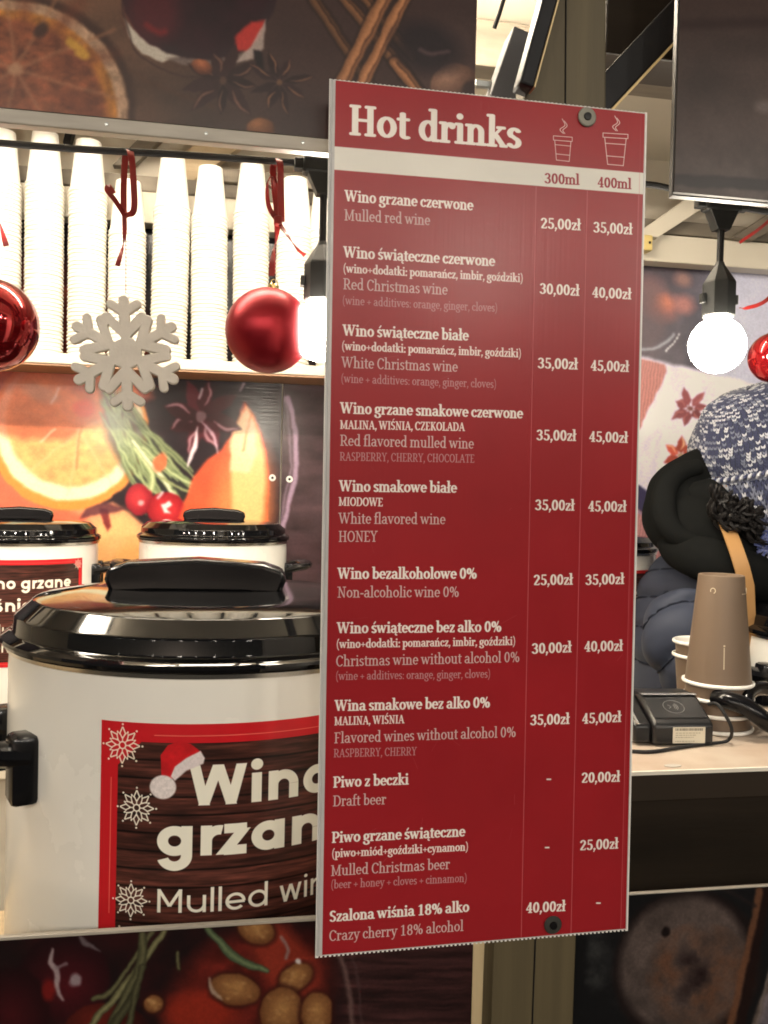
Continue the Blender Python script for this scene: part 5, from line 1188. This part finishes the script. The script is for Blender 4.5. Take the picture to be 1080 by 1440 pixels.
MB().prism([(-.0245, .0232), (.019, .0436), (.0185, .0446), (-.0250, .0244)], -w-.017, -w-.0145, 'yz').build('silver_trim', mat('silver'), tt)
st = Art(*np.meshgrid(np.arange(280.)+.5, np.arange(150.)+.5)); st.fill(C8(214, 208, 190)); R = random.Random(2); x = 20
while x < 255:
    w_ = R.choice((2, 3, 5)); st.c[10:34, x:x+w_] = C8(60, 56, 50); x += w_+R.choice((2, 3, 4))
for yy in (52, 72, 92, 128):
    x = 24
    while x < R.choice((180, 240)): w_ = R.randint(8, 30); st.c[yy:yy+6, x:x+w_] = C8(150, 142, 120); x += w_+6
y_ = -.0312
quad_print('rating_sticker', [(-.013, y_, .0212), (.023, y_, .0212), (.023, y_, .0040), (-.013, y_, .0040)], print_mat('sticker', st.c, .4), tt)
lg = MB()
def onp(u, v): return (-.002+u, -.0070+v*.90, .0372+v*.438)
for rr_ in (.0030, .0048, .0066): lg.tube([onp(-.002+rr_*math.cos(a), rr_*math.sin(a)) for a in np.linspace(-.9, .9, 8)], .00035, 4)
lg.tube([onp(-.006, -.003), onp(-.003, 0), onp(-.006, .003)], .0004, 4)
lg.tube([onp(.0115*math.cos(a), .0105*math.sin(a)) for a in np.linspace(0, 6.283, 26)], .0003, 4).build('contactless_mark', mat('logo_grey', (.22, .22, .22), .4), tt)
cz = CTZ+.0022
cpts = [at(996, 990, .885), at(1008, 990, .875), at(1019, 1004, .865), at(1029, 1026, .862), atz(1022, 1042, cz), atz(985, 1047, cz), atz(950, 1052, cz), atz(915, 1057, cz), atz(880, 1056, cz)]
o = MB().tube(curve(cpts, 8), .0019, 8).build('terminal_cable', m_cable, smooth=True); tag(o, 'thin black cable looping round the card terminal', 'cable')
lz = empty('ladle', tuple(at(1040, 1000, .885))); tag(lz, 'black curved ladle handle resting beside the brown cups', 'ladle')
lp0 = Vector(lz.location); lq = lambda L_: [Vector(at(x, y, Y))-lp0 for x, y, Y in L_]
MB().tube(curve(lq([(1004, 980, .91), (1022, 984, .895), (1046, 992, .885), (1066, 1006, .88), (1084, 1018, .885), (1110, 1024, .90)]), 5), [.007]+[.0115]*3+[.0125]*19+[.013]*3, 12, flat=.8).build('grip', m_bake, lz, smooth=True)
MB().tube(curve(lq([(1050, 992, .895), (1052, 976, .905), (1068, 968, .92), (1092, 972, .93), (1120, 990, .93)]), 5), .008, 10).build('loop', m_bake, lz, smooth=True)
o = MB().lathe([(0, 0), (.009, 0), (.009, .0006), (0, .0008)], 16).xf(Matrix.Scale(.5, 4, (0, 1, 0))).build('scrap_of_paper', mat('grey_scrap', (.45, .42, .38), .6), loc=tuple(atz(946, 1077, CTZ+.0002))); tag(o, 'small grey scrap lying at the counter edge', 'scrap')

# ------------------------------------------------------------------ seller, bending to the right behind the counter
PYS = 1.27
def pp(px, py, dy=0): return Vector(at(px, py, PYS+dy))
person = empty('person', tuple(pp(980, 1100, .05))); person.location.z = .10
tag(person, 'person in knitted hat and navy quilted jacket bending to the right', 'person')
pl = Vector(person.location)
m_skin = mat('skin', (.52, .30, .20), .5, sss=.15, bump=.05, bscale=120)
def skin_body(name, verts, edges, rad, m, parent, sub=2):
    me = bpy.data.meshes.new(name); me.from_pydata([tuple(Vector(v)-pl) for v in verts], edges, []); o = bpy.data.objects.new(name, me); COL.objects.link(o); o.parent = parent
    md = o.modifiers.new('skin', 'SKIN'); md.use_smooth_shade = True
    for i, r in enumerate(rad): me.skin_vertices[0].data[i].radius = (r, r) if not hasattr(r, '__len__') else r
    me.skin_vertices[0].data[0].use_root = True
    o.modifiers.new('sub', 'SUBSURF').levels = sub; o.modifiers['sub'].render_levels = sub; me.materials.append(m); return o
HC = pp(1062, 628)                                     # centre of the head
neck = pp(1015, 775, .03); chest = pp(988, 900, .03); waist = pp(985, 1090, .06); pel = pp(985, 1200, .08)
V_ = [pel, waist, chest, neck, HC-Vector((0, 0, .02)), HC+Vector((-.005, 0, .05)),
      pel+Vector((-.05, -.08, -.05)), pel+Vector((-.05, -.08, -.38)), Vector((pel.x-.05, pel.y-.06, .17)), Vector((pel.x+.03, pel.y-.10, .14)),
      pel+Vector((-.02, .08, -.05)), pel+Vector((.02, .09, -.38)), Vector((pel.x-.0, pel.y+.08, .17)), Vector((pel.x+.09, pel.y+.06, .14)),
      pp(985, 860, -.085), pp(1010, 975, -.125), pp(1130, 990, -.10), pp(1175, 985, -.10), pp(1010, 850, .12), pp(1100, 980, .16), pp(1200, 960, .12)]
E_ = [(0, 1), (1, 2), (2, 3), (3, 4), (4, 5), (0, 6), (6, 7), (7, 8), (8, 9), (0, 10), (10, 11), (11, 12), (12, 13), (2, 14), (14, 15), (15, 16), (16, 17), (2, 18), (18, 19), (19, 20)]
Rd = [.095, .085, .068, .035, .055, .07, .075, .05, .035, .03, .075, .05, .035, .03, .035, .030, .024, .020, .035, .030, .024]
skin_body('body', V_, E_, Rd, m_skin, person)
# face turned to the right and down, mostly beyond the frame
fc = MB(); fx = Vector((.80, .15, -.58)).normalized(); up_ = Vector((.50, .1, .86)); up_ = (up_-fx*up_.dot(fx)).normalized(); sd = fx.cross(up_)
n1, n2 = 26, 32; vs = []
for i in range(n1+1):
    for j in range(n2):
        a = math.pi*i/n1; b = 2*math.pi*j/n2; x = math.sin(a)*math.cos(b); y = math.sin(a)*math.sin(b); z = math.cos(a)
        fr = max(0, x); k = 1.0; X1_ = x*.088+.014; Y1_ = y*.070*(1-.18*max(0, -z)); Z1_ = z*.108-.016
        nose = math.exp(-((y/.16)**2+((z+.12)/.18)**2))*fr*.026; chin = math.exp(-((y/.3)**2+((z+.85)/.22)**2))*.018; eye = -math.exp(-(((abs(y)-.38)/.16)**2+((z-.10)/.12)**2))*fr*.010
        lips = math.exp(-((y/.24)**2+((z+.48)/.07)**2))*fr*.007
        X1_ += nose+chin+eye+lips
        vs.append(HC-pl+Vector((0, 0, -.012))+fx*X1_+sd*Y1_+up_*Z1_)
fs = [(i*n2+j, i*n2+(j+1) % n2, (i+1)*n2+(j+1) % n2, (i+1)*n2+j) for i in range(n1) for j in range(n2)]
face = fc.add(vs, fs).build('face', m_skin, person, smooth=True, auto=False)
for s in (-1, 1):
    c = HC-pl+Vector((0, 0, -.012))+fx*.070+sd*s*.028+up_*.0
    MB().lathe([(.011*math.sin(a), -.011*math.cos(a)) for a in np.linspace(.01, 3.13, 10)], 12, c=tuple(c), cap0=False, cap1=False).build('eye', mat('eye_white', (.7, .68, .65), .2), face, smooth=True)
    MB().tube([c+fx*.014+up_*.018+sd*d for d in (-.014, 0, .014)], .0025, 5).build('eyebrow', mat('hair', (.008, .007, .007), .5, spec=.25), face)
MB().tube(curve([HC-pl+fx*.094+up_*-.068+sd*d for d in (-.022, 0, .022)]), .004, 6).build('mouth', mat('lips', (.42, .16, .14), .4), face)
# jacket: loft along the bent back, quilted in curved rows
m_jack = mat('navy_nylon', (.040, .048, .075), .60, spec=.22, bump=.35, bscale=22, var=.25, vscale=7)
def loft(name, spine, rx, ry, ax, m, parent, rows=10, seg=56, puff=.008, nz=.004, res=110, seed=1):
    sp_ = [Vector(p) for p in curve([tuple(p) for p in spine], 16)]; n = len(sp_); vs = []
    RX = np.interp(np.linspace(0, 1, n), np.linspace(0, 1, len(rx)), rx); RY = np.interp(np.linspace(0, 1, n), np.linspace(0, 1, len(ry)), ry)
    for i, p in enumerate(sp_):
        t = (sp_[min(i+1, n-1)]-sp_[max(i-1, 0)]).normalized(); a = (Vector(ax)-t*Vector(ax).dot(t)).normalized(); b = t.cross(a)
        for k in range(seg):
            th = 2*math.pi*k/seg; f = i/(n-1)*rows+.35*math.sin(th*1.0+.6)
            w = abs(math.sin(math.pi*f))**.27; nzv = (vnoise(np.array(k*10/seg*1.0+seed), np.array(i*14/n+1.3), seed)-.5)*2*nz
            r = puff*(w-.6)+float(nzv)
            vs.append(p-pl+a*math.cos(th)*(RX[i]+r)+b*math.sin(th)*(RY[i]+r))
    fs = [(i*seg+k, i*seg+(k+1) % seg, (i+1)*seg+(k+1) % seg, (i+1)*seg+k) for i in range(n-1) for k in range(seg)]
    fs += [tuple(range(seg)), tuple((n-1)*seg+k for k in range(seg))]
    o = MB().add(vs, fs).build(name, m, parent, smooth=True, auto=False, subsurf=1)
    sm = MB()
    for f in range(0, rows+1):
        pts = []
        for k in range(seg+1):
            th = 2*math.pi*(k % seg)/seg; i = (f-.35*math.sin(th+.6))/rows*(n-1)
            if 0 <= i < n-1:
                i0 = int(i); p = Vector(vs[i0*seg+k % seg]).lerp(Vector(vs[(i0+1)*seg+k % seg]), i-i0); c = (sp_[i0]-pl); pts.append(p-(c-p).normalized()*.0012)
            elif len(pts) > 3: sm.tube(pts, .0016, 5); pts = []
            else: pts = []
        if len(pts) > 3: sm.tube(pts, .0016, 5)
    sm.build('seams', mat('seam_shadow_thread', (.016, .019, .03), .8, spec=.1), o if parent is person else parent, smooth=True)['kind'] = 'stuff'  # seams coloured darker than the nylon to stand for crease shade
    return o
jk = loft('jacket', [pp(985, 1290, .06), pp(985, 1130, .05), pp(986, 985, .03), pp(988, 890, .02), pp(995, 820, .02), pp(1012, 768, .02)],
     [.115, .108, .100, .100, .078, .040], [.16, .155, .15, .145, .115, .06], (1, .1, 0), m_jack, person, rows=10, puff=.015)
loft('sleeve', [pp(962, 846, -.085), pp(966, 900, -.115), pp(1010, 975, -.125), pp(1070, 1010, -.11), pp(1160, 990, -.10)], [.040, .058, .052, .044, .034], [.040, .050, .048, .042, .032], (1, 0, 0), m_jack, jk, rows=7, puff=.014, seed=4)
loft('sleeve', [pp(1005, 830, .13), pp(1040, 920, .18), pp(1100, 980, .16), pp(1210, 960, .12)], [.045, .055, .048, .034], [.045, .055, .048, .034], (1, 0, 0), m_jack, jk, rows=9, puff=.007, seed=6)
def hand(wrist, d, upv, parent):
    d = d.normalized(); s = d.cross(upv).normalized(); vs = [wrist, wrist+d*.045]; ed = [(0, 1)]; rd = [.024, .026]
    for k, (o_, l) in enumerate(((-.026, .062), (-.009, .072), (.009, .067), (.025, .052))):
        b = len(vs); p0 = wrist+d*.080+s*o_; vs += [p0, p0+d*l*.45-upv*.010, p0+d*l*.75-upv*.028]; ed += [(1, b), (b, b+1), (b+1, b+2)]; rd += [.010, .0085, .0075]
    b = len(vs); vs += [wrist+d*.03-s*.036-upv*.008, wrist+d*.062-s*.05-upv*.018]; ed += [(0, b), (b, b+1)]; rd += [.012, .009]
    return skin_body('hand', vs, ed, rd, m_skin, parent, 1)
hand(pp(1172, 985, -.10), Vector((.9, -.1, -.3)), Vector((.3, 0, .9)), jk); hand(pp(1205, 960, .12), Vector((.9, -.1, -.3)), Vector((.3, 0, .9)), jk)
# hood and collar
m_hood = mat('black_fleece', (.007, .0075, .0075), 1.0, spec=.08, bump=.3, bscale=70)
def roll(name, pts, rad, dy, m, parent, flat=1.0, n=20, nz=.1):
    P = curve([tuple(pp(x, y, dy[i])-pl) for i, (x, y) in enumerate(pts)], 8); R = np.interp(np.linspace(0, 1, len(P)), np.linspace(0, 1, len(rad)), rad)
    b = MB().tube(P, list(R), n, flat=flat)
    b.v = [(x+float(vnoise(np.array(x*40+9), np.array(z*30+5), 3)-.5)*nz*.05, y, z+float(vnoise(np.array(x*30+3), np.array(z*36+7), 5)-.5)*nz*.05) for x, y, z in b.v]
    return b.build(name, m, parent, smooth=True, auto=False, subsurf=1)
hd = roll('hood', [(1000, 650), (955, 688), (950, 730), (985, 748), (1022, 770), (1050, 800)], [.030, .044, .048, .056, .052, .04], [.02, .0, -.03, -.06, -.07, -.05], m_hood, person)
fl_ = MB().lathe([(math.sin(q), -math.cos(q)) for q in np.linspace(.01, 3.13, 18)], 28, cap0=False, cap1=False)
fl_.v = [(x*.040+.008*float(vnoise(np.array(x*2+5), np.array(z*3+4), 8)), y*.040, z*.046+.010*float(vnoise(np.array(x*3+2), np.array(z*2+9), 9))) for x, y, z in fl_.v]
fl_.xf(Matrix.Translation(pp(984, 718, -.045)-pl) @ Matrix.Rotation(.5, 4, 'Y')).build('hood_fold', m_hood, hd, smooth=True, auto=False)
roll('hood_edge', [(985, 655), (946, 672), (932, 706), (946, 745), (985, 768)], [.012, .016, .018, .018, .012], [-.03, -.04, -.06, -.08, -.10], m_hood, hd)
roll('collar', [(940, 752), (958, 772), (1000, 790), (1050, 808), (1090, 820)], [.020, .030, .034, .036, .034], [-.04, -.07, -.11, -.11, -.08], m_hood, person, nz=.05)
# strap over the shoulder
o = MB().ribbon([Vector(pp(x, y, d))-pl for x, y, d in ((1012, 715, -.100), (1026, 748, -.140), (1036, 775, -.158), (1044, 800, -.162), (1050, 825, -.160), (1052, 870, -.150), (1060, 960, -.14))], .022, (1, 0, 0), .0012).build('shoulder_strap', mat('tan_leather', (.40, .22, .085), .45, bump=.1, bscale=60), person, smooth=True)
# hair curls below the hat
m_hair = mat('hair'); R = random.Random(8)
hb = MB()
for k in range(120):
    x = 1006+R.uniform(-6, 52); y = 692+R.uniform(-8, 26)+(x-1006)*.42; d = -.146+R.uniform(0, .035); pts = []
    ph = R.uniform(0, 6); ra = R.uniform(.003, .009); gx_ = R.uniform(0, 1.6); fq = R.uniform(.5, .8)
    for q in range(15):
        c = pp(x+q*gx_, y+q*1.6, d)-pl; pts.append(c+Vector((math.cos(ph+q*fq)*ra, math.cos(ph+q)*.003, math.sin(ph+q*fq)*ra)))
    hb.tube(pts, [.0012]+[.0026]*12+[.0018, .0006], 6)
hb.build('hair', m_hair, person, smooth=True)['kind'] = 'stuff'
for k in range(3): pass
# knitted hat: a slouchy shell covered in rows of stitches
m_under = mat('hat_under', (.03, .035, .06), .9)
KN = [mat('yarn_navy', (.035, .042, .095), .9, sheen=.2), mat('yarn_grey', (.15, .165, .23), .9, sheen=.2), mat('yarn_white', (.50, .51, .56), .9, sheen=.2)]
hax = Vector((-.34, -.05, .93)).normalized()            # crown direction
ha_ = (Vector((1, 0, 0))-hax*hax.x).normalized(); hb_ = hax.cross(ha_)
HCC = HC-pl+Vector((.016, 0, -.010))
def hat_pt(u, v, off=0.0):
    """u around, v 0 at the brim .. 1 at the crown"""
    th = 2*math.pi*u
    if v < .26: r = .116+.006*math.sin(v/.26*math.pi); h = -.104+.38*v
    else:
        w_ = (v-.26)/.74; r = .110*math.cos(w_*math.pi/2*.985)**.62+.004*math.sin(w_*9); h = -.005+.109*math.sin(w_*math.pi/2)
    r += .004*math.sin(th*3+v*5)+.003*math.sin(th*5-v*8); h += .012*math.sin(th+.8)*(1-v)
    r += off; return HCC+ha_*r*math.cos(th)+hb_*r*math.sin(th)*.95+hax*h
nu, nv = 64, 30; vs = [hat_pt(i/nu, j/nv) for j in range(nv+1) for i in range(nu)]
hat = MB().add(vs, [(j*nu+i, j*nu+(i+1) % nu, (j+1)*nu+(i+1) % nu, (j+1)*nu+i) for j in range(nv) for i in range(nu)]).build('knitted_hat', m_under, person, smooth=True)
st = [MB(), MB(), MB()]; R = random.Random(6); rows = 56
for j in range(rows):
    v = (j+.5)/rows; cols = int(116*max(.12, min(1, (1.05-v)**.5))) if v > .3 else 116
    pick = 0
    for i in range(cols):
        u = (i+.5*(j % 2))/cols; pick = R.random()
        c = 2 if pick < .24 else (1 if pick < .52 else 0)
        for s in (-1, 1):
            p = hat_pt(u+s*.18/cols, v, .0012); q = hat_pt(u+s*.42/cols, v+.017, .0022); z = hat_pt(u+s*.05/cols, v-.012, .0006)
            nrm = (p-HCC).normalized(); t = (q-z); side = t.cross(nrm).normalized(); wd = .0017; b = st[c]; n = len(b.v)
            b.add([z, p+side*wd, p+nrm*.0022, p-side*wd, q], [(0, 1, 2), (0, 2, 3), (4, 2, 1), (4, 3, 2)])
for k in range(3):
    o = st[k].build('stitches', KN[k], hat, smooth=True, auto=False); o['kind'] = 'stuff'
# fold of the cuff: a fat braided edge round the hat
cf = MB().tube([hat_pt(u, .275, .004) for u in np.linspace(0, 1, 60)], .0055, 8); cf.build('cuff_edge', KN[1], hat, smooth=True)
cs = [MB(), MB()]
for i in range(120):
    u = i/120; p = hat_pt(u, .275, .009); q = hat_pt(u+.007, .30, .009); b = cs[i % 2]; b.tube([p-(q-p)*.3, (p+q)/2+(p-HCC).normalized()*.002, q+(q-p)*.3], [.001, .0028, .001], 5)
for k in range(2): cs[k].build('cuff_stitches', KN[2 if k else 0], hat, smooth=True)['kind'] = 'stuff'
# end of a blue scarf
b = MB(); R = random.Random(9)
for k in range(60):
    c = pp(1088+R.uniform(-18, 30), 765+R.uniform(-14, 22), -.12)-pl; b.tube([c, c+Vector((R.uniform(-.01, .01), -.006, R.uniform(-.01, .01))), c+Vector((R.uniform(-.016, .016), 0, R.uniform(-.016, .016)))], .0025, 5)
b.build('scarf', mat('blue_wool', (.05, .07, .22), .9, sheen=.5), person, smooth=True)['kind'] = 'stuff'

# ------------------------------------------------------------------ festoon lamps over the alley behind the viewer
arm = mat('alley_bulb', (.9, .85, .7), .3, emit=(1, .91, .78), estr=ALLEY_POWER)
bulb_me = None
for row, (yy, zz) in enumerate(((-1.6, 2.52), (-3.6, 3.3))):
    pts = []
    for k in range(9):
        x = -3.2+k*.8; z = zz-.22*(1-((k-4)/4)**2)
        pts.append((x, yy, z))
    o = MB().tube(curve(pts, 4), .006, 6).build('alley_cable', m_cable); tag(o, 'festoon cable over the alley, %s the viewer' % ('just behind' if row == 0 else 'farther behind'), 'cable')
    for k, p in enumerate(pts):
        if bulb_me is None:
            o = MB().lathe([(.03*math.sin(a), -.03*math.cos(a)) for a in np.linspace(.01, 3.13, 12)], 16, cap0=False, cap1=False).build('alley_lamp', arm, smooth=True); bulb_me = o.data
        else:
            o = bpy.data.objects.new('alley_lamp', bulb_me); COL.objects.link(o)
        o.location = (p[0], p[1], p[2]-.07); tag(o, 'lit alley bulb, %s from the left on the cable %s the viewer' % (ONES[k+1], 'just behind' if row == 0 else 'farther behind'), 'lamp', 'bulbs on the alley cable %s' % ('just behind the viewer' if row == 0 else 'farther behind the viewer'))
